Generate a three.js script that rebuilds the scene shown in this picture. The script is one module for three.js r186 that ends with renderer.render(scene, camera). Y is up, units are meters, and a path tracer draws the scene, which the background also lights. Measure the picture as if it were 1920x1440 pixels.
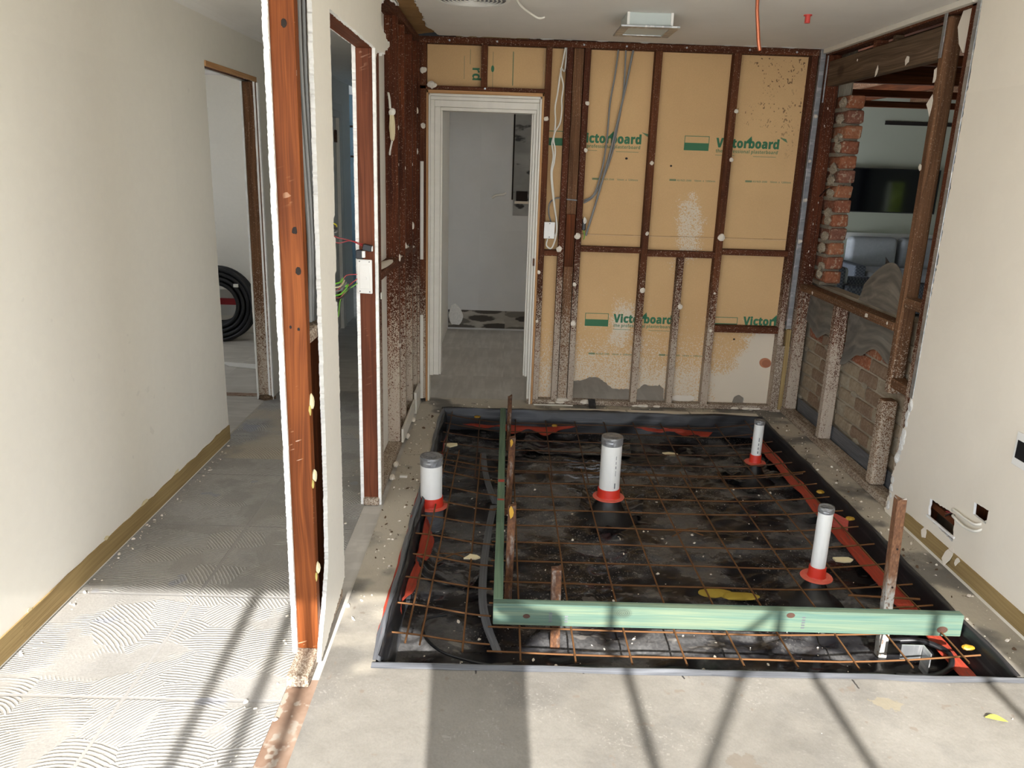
import * as THREE from 'three';
import { RoundedBoxGeometry } from 'three/addons/geometries/RoundedBoxGeometry.js';
import { mergeGeometries } from 'three/addons/utils/BufferGeometryUtils.js';
import { MarchingCubes } from 'three/addons/objects/MarchingCubes.js';

// ---------------------------------------------------------------- camera, sky, sun, exposure
const scene = new THREE.Scene();
const camera = new THREE.PerspectiveCamera(51.57, 4 / 3, 0.02, 200);
camera.position.set(0, 1.65, 0);
camera.rotation.order = 'YXZ';
camera.rotation.set(-15.56 * Math.PI / 180, -0.68 * Math.PI / 180, 1.877 * Math.PI / 180);
scene.add(camera);

const renderer = new THREE.WebGLRenderer({ antialias: true });
renderer.toneMapping = THREE.LinearToneMapping;
renderer.toneMappingExposure = 2.85;
renderer.shadowMap.enabled = true;

const sunTowards = new THREE.Vector3(0.037, 0.532, 1).normalize();
// hazy daylight sky: white towards the horizon, thinner and bluer overhead, the same all round
const skyW = 64, skyH = 64, skyData = new Float32Array(skyW * skyH * 4);
for (let j = 0; j < skyH; j++) for (let i = 0; i < skyW; i++) {
  const el = Math.max(0, ((j + 0.5) / skyH - 0.5) * 180), haze = Math.exp(-el / 16), k = (j * skyW + i) * 4, L = 0.8 + 2.0 * haze;
  skyData[k] = L * (0.86 + 0.08 * haze); skyData[k + 1] = L * (0.97 + 0.03 * haze); skyData[k + 2] = L * (1.16 - 0.06 * haze); skyData[k + 3] = 1;
}
const skyTex = new THREE.DataTexture(skyData, skyW, skyH, THREE.RGBAFormat, THREE.FloatType);
skyTex.mapping = THREE.EquirectangularReflectionMapping; skyTex.magFilter = skyTex.minFilter = THREE.LinearFilter; skyTex.needsUpdate = true;
scene.background = skyTex;
scene.backgroundIntensity = 1.0;

const sun = new THREE.DirectionalLight(new THREE.Color(1.0, 0.975, 0.94), 5.1);
sun.name = 'sun_light';
sun.position.copy(sunTowards).multiplyScalar(14).add(new THREE.Vector3(0.2, 0, -2));
sun.target.position.set(0.2, 0, -2);
sun.castShadow = true;
sun.shadow.mapSize.set(4096, 4096);
Object.assign(sun.shadow.camera, { left: -8, right: 8, top: 8, bottom: -8, near: 0.5, far: 40 });
sun.shadow.bias = -0.0004;
scene.add(sun, sun.target);

// ---------------------------------------------------------------- helpers: random, noise, textures
function seeded(a) { return () => { a |= 0; a = a + 0x6D2B79F5 | 0; let t = Math.imul(a ^ a >>> 15, 1 | a); t = t + Math.imul(t ^ t >>> 7, 61 | t) ^ t; return ((t ^ t >>> 14) >>> 0) / 4294967296; }; }
const rnd = seeded(20240611);
const rr = (a, b) => a + (b - a) * rnd();
const LAT = new Float32Array(65536); { const r = seeded(99); for (let i = 0; i < 65536; i++) LAT[i] = r(); }
function N(x, y) {
  const xi = Math.floor(x), yi = Math.floor(y); let fx = x - xi, fy = y - yi;
  fx = fx * fx * (3 - 2 * fx); fy = fy * fy * (3 - 2 * fy);
  const x0 = xi & 255, x1 = (xi + 1) & 255, y0 = (yi & 255) << 8, y1 = ((yi + 1) & 255) << 8;
  const a = LAT[y0 + x0], b = LAT[y0 + x1], c = LAT[y1 + x0], d = LAT[y1 + x1];
  return a + (b - a) * fx + (c - a) * fy + (a - b - c + d) * fx * fy;
}
function F(x, y, o = 4) { let s = 0, a = 0.5, t = 0; for (let i = 0; i < o; i++) { s += a * N(x + i * 17.3, y + i * 9.1); t += a; a *= 0.5; x *= 2.03; y *= 2.03; } return s / t; }
const clamp = (x, a = 0, b = 1) => Math.min(b, Math.max(a, x));
const sstep = (a, b, x) => { const t = clamp((x - a) / (b - a)); return t * t * (3 - 2 * t); };
const mix3 = (a, b, t) => [a[0] + (b[0] - a[0]) * t, a[1] + (b[1] - a[1]) * t, a[2] + (b[2] - a[2]) * t];
function tex(w, h, fn) {                                   // fn(u, v) gives sRGB 0..255
  const d = new Uint8Array(w * h * 4);
  for (let j = 0, k = 0; j < h; j++) for (let i = 0; i < w; i++, k += 4) { const c = fn((i + 0.5) / w, (j + 0.5) / h); d[k] = clamp(c[0], 0, 255); d[k + 1] = clamp(c[1], 0, 255); d[k + 2] = clamp(c[2], 0, 255); d[k + 3] = 255; }
  const t = new THREE.DataTexture(d, w, h, THREE.RGBAFormat); t.colorSpace = THREE.SRGBColorSpace; return texSetup(t);
}
function gray(w, h, fn) {                                  // fn(u, v) gives 0..1, no colour
  const d = new Uint8Array(w * h * 4);
  for (let j = 0, k = 0; j < h; j++) for (let i = 0; i < w; i++, k += 4) { d[k] = d[k + 1] = d[k + 2] = clamp(fn((i + 0.5) / w, (j + 0.5) / h) * 255, 0, 255); d[k + 3] = 255; }
  return texSetup(new THREE.DataTexture(d, w, h, THREE.RGBAFormat));
}
function texSetup(t) { t.wrapS = t.wrapT = THREE.RepeatWrapping; t.magFilter = THREE.LinearFilter; t.minFilter = THREE.LinearMipmapLinearFilter; t.generateMipmaps = true; t.needsUpdate = true; return t; }
function std(o) { return new THREE.MeshStandardMaterial({ roughness: 0.85, metalness: 0, ...o }); }
const rgb = (r, g, b) => new THREE.Color().setStyle(`rgb(${r},${g},${b})`);

// ---------------------------------------------------------------- helpers: objects
const taken = {};
function numbered(n) { if (!(n in taken)) { taken[n] = 0; return n; } taken[n]++; return n + '_' + String(taken[n]).padStart(3, '0'); }
const baseOf = new WeakMap();
function thing(name, label, category, base = [0, 0, 0], group) {
  const o = new THREE.Group(); o.name = numbered(name); o.position.set(...base); baseOf.set(o, base); scene.add(o);
  o.userData.label = label; if (category) o.userData.category = category; if (group) o.userData.group = group; return o;
}
function struct(name, label, category) { const o = thing(name, label, category); o.userData.kind = 'structure'; return o; }
function baseFor(p) { for (let q = p; q; q = q.parent) if (baseOf.has(q)) return baseOf.get(q); return [0, 0, 0]; }
function part(parent, name, geo, mat, label) {             // geometry is given in world metres
  const b = baseFor(parent); if (b[0] || b[1] || b[2]) geo.translate(-b[0], -b[1], -b[2]);
  const m = new THREE.Mesh(geo, mat); m.name = name; m.castShadow = m.receiveShadow = true; parent.add(m);
  if (label) m.userData.label = label; return m;
}
function single(name, geo, mat, label, category, base, group) {  // a thing that is one mesh; geometry in world metres
  if (base) geo.translate(-base[0], -base[1], -base[2]);
  const m = new THREE.Mesh(geo, mat); m.name = numbered(name); if (base) m.position.set(...base);
  m.castShadow = m.receiveShadow = true; scene.add(m); m.userData.label = label; m.userData.category = category; if (group) m.userData.group = group; return m;
}
function flat(geo) { return geo.index ? geo.toNonIndexed() : geo; }
// uv in metres from the dominant axis of each face; `long` runs along v
function uvm(geo, long, su = 1, sv = 1, ou = 0, ov = 0) {
  const g = flat(geo), p = g.attributes.position, n = p.count, uv = new Float32Array(n * 2), A = new THREE.Vector3(), B = new THREE.Vector3(), C = new THREE.Vector3();
  const L = 'xyz'.indexOf(long);
  for (let i = 0; i < n; i += 3) {
    A.fromBufferAttribute(p, i); B.fromBufferAttribute(p, i + 1).sub(A); C.fromBufferAttribute(p, i + 2).sub(A); B.cross(C);
    const ab = [Math.abs(B.x), Math.abs(B.y), Math.abs(B.z)]; const ax = ab.indexOf(Math.max(...ab));
    let iu, iv; if (ax === L) { iu = (L + 1) % 3; iv = (L + 2) % 3; } else { iv = L; iu = 3 - L - ax; }
    for (let k = 0; k < 3; k++) { const q = [p.getX(i + k), p.getY(i + k), p.getZ(i + k)]; uv[(i + k) * 2] = (q[iu] + (ax === L ? 0 : ax * 0.137)) / su + ou; uv[(i + k) * 2 + 1] = q[iv] / sv + ov; }
  }
  g.setAttribute('uv', new THREE.BufferAttribute(uv, 2)); return g;
}
function boxg(x0, x1, y0, y1, z0, z1, r = 0.002) {
  const w = x1 - x0, h = y1 - y0, d = z1 - z0; let g;
  if (r > 0 && Math.min(w, h, d) > r * 2.2) g = new RoundedBoxGeometry(w, h, d, 1, r); else g = new THREE.BoxGeometry(w, h, d);
  return g.translate((x0 + x1) / 2, (y0 + y1) / 2, (z0 + z1) / 2);
}
function longOf(x0, x1, y0, y1, z0, z1) { const d = [x1 - x0, y1 - y0, z1 - z0]; return 'xyz'[d.indexOf(Math.max(...d))]; }
// timber: wood maps are 0.35 m by 2.4 m; upright pieces keep their real height so that dust stays low
function beam(parent, name, x0, x1, y0, y1, z0, z1, mat, o = {}) {
  const long = o.long || longOf(x0, x1, y0, y1, z0, z1);
  const g = uvm(boxg(x0, x1, y0, y1, z0, z1, o.r ?? 0.003), long, 0.35, 2.4, rnd(), long === 'y' ? 0 : rnd());
  return part(parent, name, g, long === 'y' ? mat : flatOf.get(mat) || mat, o.label);
}
function box(parent, name, x0, x1, y0, y1, z0, z1, mat, r = 0.002, label) { return part(parent, name, uvm(boxg(x0, x1, y0, y1, z0, z1, r), longOf(x0, x1, y0, y1, z0, z1)), mat, label); }
function tubeg(pts, r, seg = 6, n) { const c = new THREE.CatmullRomCurve3(pts.map((q) => new THREE.Vector3(...q)), false, 'centripetal'); return new THREE.TubeGeometry(c, n || Math.max(6, pts.length * 6), r, seg, false); }
function ballg(x, y, z, r, sx = 1, sy = 1, sz = 1) { return new THREE.SphereGeometry(r, 8, 6).scale(sx, sy, sz).translate(x, y, z); }
function cylg(x, z, y0, y1, r, seg = 24, r2) { return new THREE.CylinderGeometry(r2 ?? r, r, y1 - y0, seg).translate(x, (y0 + y1) / 2, z); }
// a board cut from an outline [a, b, roughness of the edge that starts here]; map(a, b, c) puts it in the world, c runs 0..t
function jag(outline, step = 0.012, seed = 3) {
  const out = []; let s = seed;
  outline.forEach((p, i) => {
    const q = outline[(i + 1) % outline.length], rough = p[2] || 0; out.push([p[0], p[1]]);
    if (!rough) return;
    const dx = q[0] - p[0], dy = q[1] - p[1], L = Math.hypot(dx, dy), n = Math.floor(L / step);
    for (let k = 1; k < n; k++) { s += 0.713; const t = k / n, e = (N(s * 3.1 + i * 7, seed) - 0.5) * 2 * rough + (N(s * 0.31, seed + 5) - 0.5) * 1.2 * rough; out.push([p[0] + dx * t - dy / L * e, p[1] + dy * t + dx / L * e]); }
  });
  return out;
}
function boardg(outline, t, map, holes = [], o = {}) {
  const toV = (l) => l.map((p) => new THREE.Vector2(p[0], p[1]));
  let pts = toV(jag(outline, o.step, o.seed)); if (THREE.ShapeUtils.area(pts) < 0) pts.reverse();
  const s = new THREE.Shape(pts);
  for (const h of holes) { let hp = toV(jag(h, o.step, (o.seed || 3) + 2)); if (THREE.ShapeUtils.area(hp) > 0) hp.reverse(); s.holes.push(new THREE.Path(hp)); }
  const g = new THREE.ExtrudeGeometry(s, { depth: t, bevelEnabled: false, curveSegments: 4 }), p = g.attributes.position;
  const o0 = map(0, 0, 0), ea = map(1, 0, 0), eb = map(0, 1, 0), ec = map(0, 0, 1), v = (e) => new THREE.Vector3(e[0] - o0[0], e[1] - o0[1], e[2] - o0[2]);
  const flip = v(ea).cross(v(eb)).dot(v(ec)) < 0;
  for (let i = 0; i < p.count; i++) { const q = map(p.getX(i), p.getY(i), p.getZ(i)); p.setXYZ(i, ...q); }
  if (flip) for (let i = 0; i < p.count; i += 3) { const a = [p.getX(i + 1), p.getY(i + 1), p.getZ(i + 1)]; p.setXYZ(i + 1, p.getX(i + 2), p.getY(i + 2), p.getZ(i + 2)); p.setXYZ(i + 2, ...a); }
  g.computeVertexNormals(); const gr = g.groups.slice(); const out = uvm(g, o.long || 'y', o.su || 1, o.sv || 1, o.ou || 0, o.ov || 0); out.groups = gr; return out;
}
// a surface from fn(u, v) with a little thickness
function sheetg(fn, nu, nv, thick = 0.0015, su = 1) {
  const P = [], U = [], I = [];
  for (let j = 0; j <= nv; j++) for (let i = 0; i <= nu; i++) { P.push(...fn(i / nu, j / nv)); U.push(i / nu * su, j / nv * su); }
  for (let j = 0; j < nv; j++) for (let i = 0; i < nu; i++) { const a = j * (nu + 1) + i, b = a + 1, c = a + nu + 1, d = c + 1; I.push(a, c, b, b, c, d); }
  let g = new THREE.BufferGeometry(); g.setAttribute('position', new THREE.Float32BufferAttribute(P, 3)); g.setAttribute('uv', new THREE.Float32BufferAttribute(U, 2)); g.setIndex(I); g.computeVertexNormals();
  if (!thick) return g;
  const g2 = g.clone(), p = g2.attributes.position, n = g.attributes.normal;
  for (let i = 0; i < p.count; i++) p.setXYZ(i, p.getX(i) - n.getX(i) * thick, p.getY(i) - n.getY(i) * thick, p.getZ(i) - n.getZ(i) * thick);
  g2.setIndex(I.slice().reverse()); g2.computeVertexNormals();
  return mergeGeometries([g, g2]);
}
function flakeg(w, h, seed, t = 0.0015) {                    // a thin broken flake lying in the x-y plane
  const n = 7, pts = []; for (let i = 0; i < n; i++) { const a = i / n * Math.PI * 2, k = 0.55 + 0.75 * LAT[(Math.floor(Math.abs(seed) * 977) + i * 131) & 65535]; pts.push(new THREE.Vector2(Math.cos(a) * w / 2 * k, Math.sin(a) * h / 2 * k)); }
  return new THREE.ExtrudeGeometry(new THREE.Shape(pts), { depth: t, bevelEnabled: false });
}
function lumpg(r, sx, sy, sz, seed, detail = 1) {            // an irregular lump
  const g = new THREE.IcosahedronGeometry(r, detail), p = g.attributes.position;
  for (let i = 0; i < p.count; i++) { const x = p.getX(i), y = p.getY(i), z = p.getZ(i), k = 0.72 + 0.56 * N(x / r * 1.7 + seed, y / r * 1.7 + z / r * 2.3 + seed * 1.7); p.setXYZ(i, x * k * sx, y * k * sy, z * k * sz); }
  g.computeVertexNormals(); return g;
}

// ---------------------------------------------------------------- materials
const M = {};
const tWall = tex(1024, 1024, (u, v) => { const a = F(u * 4, v * 4, 4), b = F(u * 60, v * 60, 2), s = sstep(0.80, 0.84, F(u * 40 + 40, v * 40, 3)) * sstep(0.55, 0.7, F(u * 5, v * 5, 2)); const k = (a - 0.5) * 5 + (b - 0.5) * 3 - s * 8; return [236 + k, 230 + k, 217 + k * 0.9]; });
const bWall = gray(512, 512, (u, v) => 0.5 + (F(u * 64, v * 64, 3) - 0.5) * 0.6);
M.wall = std({ map: tWall, bumpMap: bWall, bumpScale: 0.0006, roughness: 0.62 });
const tScuff = tex(1024, 1024, (u, v) => { const a = F(u * 5, v * 5, 5), streak = sstep(0.62, 0.72, F(u * 30 + 3, v * 5, 3)) * sstep(0.5, 0.62, F(u * 3, v * 3 + 7, 3)), scr = sstep(0.78, 0.82, F(u * 34 + 9, v * 30, 3)) * sstep(0.5, 0.65, F(u * 4, v * 4 + 3, 2)); const k = (a - 0.5) * 14 + streak * 8 - scr * 34; return [239 + k, 230 + k, 213 + k]; });
M.wallRight = std({ map: tScuff, bumpMap: bWall, bumpScale: 0.0006, roughness: 0.6 });
M.ceiling = std({ map: tex(512, 512, (u, v) => { const k = (F(u * 5, v * 5, 4) - 0.5) * 8; return [240 + k, 236 + k, 229 + k]; }), roughness: 0.8 });
M.gypsum = std({ map: tex(256, 256, (u, v) => { const k = (F(u * 40, v * 40, 3) - 0.5) * 30; return [240 + k, 238 + k, 232 + k]; }), bumpMap: gray(256, 256, (u, v) => F(u * 50, v * 50, 3)), bumpScale: 0.004, roughness: 0.95 });
M.dimWall = M.wall;
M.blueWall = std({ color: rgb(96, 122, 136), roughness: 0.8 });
M.whitePaint = std({ map: tex(256, 256, (u, v) => { const k = (F(u * 8, v * 30, 3) - 0.5) * 10; return [226 + k, 220 + k, 206 + k]; }), roughness: 0.45 });
M.paper = std({ map: tex(256, 256, (u, v) => { const k = (F(u * 20, v * 20, 3) - 0.5) * 16; return [190 + k, 152 + k, 103 + k]; }), roughness: 0.9 });

// wood: 0.35 m across by 2.4 m along; dust is matter, grains of plaster thrown up from the floor
function woodTex(w, h, dark, light, o = {}) {
  const sd = o.seed || 1, dustC = o.dustC || [196, 184, 166];
  return tex(w, h, (u, v) => {
    const x = u * 0.35, y = v * 2.4, warp = F(x * 14 + sd, y * 1.6, 3);
    const g = F(x * 130 + warp * 9 + sd * 3, y * 2.2 + warp, 3), f = N(x * 620 + warp * 20, y * 9 + sd), p = F(x * 12 + sd * 5, y * 3.1, 3);
    let c = mix3(dark, light, clamp(g * 0.9 + (f - 0.5) * 0.35 + (p - 0.5) * 0.7));
    if (o.knots) for (const [ku, kv, kr] of o.knots) { const d = Math.hypot((u - ku) * 0.35, (v - kv) * 2.4 * 0.7) / kr; if (d < 1.6) c = mix3(c, mix3(dark, [40, 22, 12], 0.4), (1 - sstep(0.6, 1.6, d)) * (0.6 + 0.4 * Math.sin(d * 22))); }
    if (o.scratch) { const s = sstep(0.80, 0.86, N(x * 30 + y * 16 + sd, y * 170 - x * 60)) * sstep(0.55, 0.7, F(x * 9 + 2, y * 3.7 + sd, 3)); c = mix3(c, [232, 214, 196], s * o.scratch); }
    if (o.dust) {
      const dens = o.dust(y) + (F(x * 18 + sd, y * 7, 3) - 0.5) * 0.5 * Math.min(1, o.dust(y) * 3);
      const sp = clamp((N(x * 460 + 31, y * 460 + sd * 11) * 0.6 + N(x * 190 + 7, y * 190) * 0.4 - 0.5) * 1.75 + 0.5);
      c = mix3(c, mix3(dustC, c, 0.12), sstep(1 - dens, 1.06 - dens, sp));
    }
    return c;
  });
}
const bWood = gray(256, 1024, (u, v) => F(u * 45 + F(u * 5, v * 4, 2) * 4, v * 5, 3));
const wood = (t, o = {}) => new THREE.MeshPhysicalMaterial({ map: t, bumpMap: bWood, bumpScale: 0.0012, roughness: 0.8, specularIntensity: 0.35, ...o });
M.studBack = wood(woodTex(256, 2048, [58, 30, 20], [108, 62, 40], { seed: 2, dust: (y) => sstep(1.35, 0.1, y) * 0.95 + 0.04 }));
M.studBack2 = wood(woodTex(256, 2048, [66, 36, 22], [122, 74, 46], { seed: 6, dust: (y) => sstep(1.15, 0.08, y) * 0.97 + 0.03, knots: [[0.3, 0.62, 0.02], [0.7, 0.3, 0.015]] }));
M.studSide = wood(woodTex(256, 2048, [56, 28, 17], [116, 62, 36], { seed: 9, dust: (y) => sstep(1.3, 0.15, y) * 0.88 + 0.04 }));
M.post = wood(woodTex(512, 2048, [90, 44, 17], [144, 80, 36], { seed: 12, scratch: 0.85 }), { roughness: 0.6 });
M.postDark = wood(woodTex(256, 1024, [84, 44, 27], [132, 76, 50], { seed: 15, scratch: 0.4 }), { roughness: 0.62 });
M.innerStud = wood(woodTex(256, 512, [70, 38, 20], [120, 66, 36], { seed: 18 }));
M.oldGrey = wood(woodTex(512, 1024, [74, 58, 44], [128, 106, 84], { seed: 21, knots: [[0.5, 0.35, 0.03]] }), { roughness: 0.9 });
M.oldBrown = wood(woodTex(256, 2048, [84, 58, 40], [140, 102, 72], { seed: 25, dust: (y) => sstep(1.0, 0.2, y) * 0.7 + 0.03 }), { roughness: 0.85 });
M.woodFlat = wood(woodTex(256, 1024, [62, 33, 21], [116, 68, 43], { seed: 51, dust: () => 0.06 }));
M.oldBrownFlat = wood(woodTex(256, 1024, [84, 58, 40], [140, 102, 72], { seed: 53, dust: () => 0.08 }));
const flatOf = new Map([[M.studBack, M.woodFlat], [M.studBack2, M.woodFlat], [M.studSide, M.woodFlat], [M.oldBrown, M.oldBrownFlat]]);
M.rawPine = wood(woodTex(256, 512, [176, 128, 84], [214, 174, 128], { seed: 29 }));
M.skirt = wood(woodTex(256, 1024, [138, 115, 76], [172, 148, 102], { seed: 33 }), { roughness: 0.85 });
M.green = wood(woodTex(512, 1024, [72, 98, 90], [116, 124, 99], { seed: 37, knots: [[0.15, 0.3, 0.018], [0.52, 0.7, 0.02]] }), { roughness: 0.7 });
M.greenDark = wood(woodTex(256, 1024, [84, 106, 88], [124, 146, 120], { seed: 41 }), { roughness: 0.75 });
M.dirtyPlate = wood(woodTex(256, 1024, [96, 76, 62], [156, 138, 118], { seed: 44, dust: () => 0.5 }));
M.rust = std({ map: tex(256, 512, (u, v) => { const a = F(u * 10, v * 24, 4), b = N(u * 120, v * 240); return mix3([66, 42, 30], mix3([134, 92, 60], [158, 146, 134], sstep(0.52, 0.7, F(u * 7 + 3, v * 9, 3))), clamp(a * 1.2 - 0.1 + (b - 0.5) * 0.3)); }), roughness: 0.85, metalness: 0.25, bumpMap: gray(128, 256, (u, v) => F(u * 30, v * 60, 3)), bumpScale: 0.002 });
M.rustGalv = std({ map: tex(256, 1024, (u, v) => { const k = sstep(0.35, 0.62, v + (F(u * 8, v * 20, 3) - 0.5) * 0.35), a = F(u * 20, v * 60, 3); return mix3(mix3([176, 172, 164], [120, 96, 80], sstep(0.62, 0.72, F(u * 14, v * 50, 3))), mix3([88, 56, 38], [148, 108, 76], a), k); }), roughness: 0.7, metalness: 0.2 });
M.rebar = std({ map: tex(64, 512, (u, v) => mix3([84, 54, 28], [142, 98, 56], F(u * 6, v * 60, 3))), roughness: 0.8, metalness: 0.3 });
M.rebarDark = std({ map: tex(64, 512, (u, v) => mix3([66, 44, 30], [112, 78, 50], F(u * 6, v * 60, 3))), roughness: 0.8, metalness: 0.3 });
M.galv = std({ map: tex(256, 512, (u, v) => { const a = F(u * 14, v * 30, 3), p = sstep(0.58, 0.7, F(u * 10, v * 60 + 4, 3)); return mix3([150, 153, 156], [214, 214, 212], a * 0.7 + p * 0.5); }), roughness: 0.36, metalness: 0.75 });
M.pvc = std({ map: tex(128, 256, (u, v) => { const k = (F(u * 10, v * 14, 3) - 0.5) * 10; return [226 + k, 225 + k, 220 + k]; }), roughness: 0.38 });
M.tape = std({ map: tex(128, 128, (u, v) => { const k = (F(u * 14, v * 14, 3) - 0.5) * 60; return [150 + k, 151 + k, 152 + k]; }), roughness: 0.38, metalness: 0.55, bumpMap: gray(128, 128, (u, v) => F(u * 18, v * 18, 3)), bumpScale: 0.004 });
M.flange = std({ color: rgb(208, 54, 36), roughness: 0.42 });
M.flangeRim = std({ map: tex(128, 128, (u, v) => mix3([206, 76, 58], [222, 128, 108], F(u * 20, v * 20, 3))), roughness: 0.6 });
M.redStrip = std({ map: tex(256, 256, (u, v) => mix3(mix3([158, 52, 36], [188, 78, 56], F(u * 8, v * 8, 4)), [120, 70, 58], sstep(0.62, 0.75, F(u * 20 + 4, v * 20, 3)))), roughness: 0.55 });
const dusty = (u, v) => { const x = u * 2.235 - 0.42, z = v * 2.91 - 5.24; const d = sstep(0.40, 0.66, F(x * 4.2 + 2, z * 7, 5)) * 0.6 + 0.08 * F(x * 9, z * 9 + 5, 3); return clamp(d) * (0.65 + 0.35 * N(x * 160, z * 160)); };
M.plastic = new THREE.MeshPhysicalMaterial({ color: 0xffffff, specularIntensity: 0.5, roughness: 0.36, clearcoat: 0.15, clearcoatRoughness: 0.3, map: tex(1024, 1280, (u, v) => { const d = dusty(u, v), s = sstep(0.80, 0.84, N(u * 420, v * 540)) * sstep(0.45, 0.6, F(u * 6, v * 8 + 9, 3)), w = sstep(0.74, 0.78, F(u * 24 + 3, v * 60, 3)); return mix3(mix3([20, 20, 23], [150, 148, 144], d * 0.9), [188, 180, 168], Math.max(s * 0.5, w * 0.35)); }), roughnessMap: gray(512, 640, (u, v) => 0.6 + 0.4 * dusty(u, v)) });
M.boot = std({ color: rgb(24, 24, 26), roughness: 0.4 });
M.liner = std({ map: tex(256, 256, (u, v) => { const d = sstep(0.5, 0.75, F(u * 6, v * 18, 4)); return mix3([24, 24, 27], [74, 73, 72], d * 0.6); }), roughness: 0.42 });
M.linerGrey = std({ map: tex(256, 256, (u, v) => mix3([64, 66, 70], [128, 130, 134], F(u * 8, v * 24, 4))), roughness: 0.4 });
M.copper = std({ color: rgb(206, 124, 92), roughness: 0.4, metalness: 0.85 });
M.white = std({ color: rgb(236, 234, 228), roughness: 0.4 });
M.cable = std({ color: rgb(232, 228, 216), roughness: 0.5 });
M.greyCable = std({ color: rgb(128, 128, 126), roughness: 0.5 });
M.blackPlastic = std({ color: rgb(26, 26, 28), roughness: 0.45 });
M.wireRed = std({ color: rgb(198, 52, 62), roughness: 0.45 });
M.wireGreen = std({ color: rgb(120, 196, 58), roughness: 0.45 });
M.wireYellow = std({ color: rgb(206, 196, 52), roughness: 0.5 });
M.glue = std({ color: rgb(188, 170, 92), roughness: 0.7 });
M.daub = std({ color: rgb(226, 216, 200), roughness: 0.9 });
M.cornflake = std({ color: rgb(222, 208, 168), roughness: 0.8 });
M.dark = std({ color: rgb(38, 30, 25), roughness: 0.95 });
M.tear = std({ map: tex(256, 256, (u, v) => mix3([132, 96, 54], [172, 134, 84], F(u * 9, v * 9, 4))), roughness: 0.95 });
// ---------------------------------------------------------------- floor, pit and ceiling
const PX0 = -0.405, PX1 = 1.80, PZ0 = -5.225, PZ1 = -2.345;
const penMarks = [[-0.064, -2.345, -0.062, -2.304], [0.299, -2.34, 0.30, -2.318], [0.63, -2.333, 0.638, -2.304], [1.212, -2.319, 1.215, -2.276], [0.10, -2.34, 0.101, -2.32]];
const tSlab = tex(2048, 2048, (u, v) => {
  const x = u * 2.7 - 0.7, z = v * 4.4 - 5.5;
  const a = F(x * 3 + 5, z * 3, 5), b = N(x * 300, z * 300), c2 = F(x * 14, z * 14 + 3, 3);
  let c = [118, 114, 107]; const k = (a - 0.5) * 26 + (b - 0.5) * 8 + (c2 - 0.5) * 12; c = [c[0] + k, c[1] + k, c[2] + k];
  const scr = sstep(0.88, 0.93, N(x * 60 + z * 20, z * 190 - x * 50)) * sstep(0.5, 0.65, F(x * 4 + 8, z * 4, 3)); c = mix3(c, [202, 198, 190], scr * 0.16);
  const chip = sstep(0.83, 0.86, N(x * 170 + 4, z * 170)) * sstep(0.55, 0.66, F(x * 5 + 1, z * 5 + 2, 3)); c = mix3(c, [206, 202, 195], chip * 0.18);
  const dust = sstep(0.28, 0.52, F(x * 5 + 30, z * 5, 4)) * clamp(0.12 + sstep(-4.5, -5.0, z + (F(x * 4, z * 4, 2) - 0.5)) + sstep(-0.36, -0.42, x) * sstep(-2.2, -3.0, z + (F(x * 6, z * 6 + 4, 2) - 0.5)) + sstep(1.78, 1.84, x) * sstep(-2.1, -2.9, z)); c = mix3(c, [208, 198, 178], dust * 0.8);
  const dk = sstep(0.78, 0.84, F(x * 26 + 3, z * 26, 3)); c = mix3(c, [120, 108, 96], dk * 0.6);
  for (const m of penMarks) { const dx = m[2] - m[0], dz = m[3] - m[1], t = clamp(((x - m[0]) * dx + (z - m[1]) * dz) / (dx * dx + dz * dz)); if (Math.hypot(x - m[0] - dx * t, z - m[1] - dz * t) < 0.0028) c = [52, 48, 46]; }
  const st = Math.hypot(x - 0.73, (z + 1.92) * 1.6) / 0.05 + (F(x * 60, z * 60, 3) - 0.5) * 1.2; if (st < 1) c = mix3(c, [112, 102, 90], 0.6);
  const yl = Math.hypot(x - 1.27, (z + 2.2) * 1.5) / 0.045 + (F(x * 50, z * 50, 3) - 0.5) * 1.3; if (yl < 1) c = mix3(c, [150, 138, 110], 0.5);
  return c;
});
M.slab = std({ map: tSlab, bumpMap: gray(1024, 1024, (u, v) => F(u * 90, v * 140, 3) * 0.7 + N(u * 500, v * 600) * 0.3), bumpScale: 0.0015, roughness: 0.72 });

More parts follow.
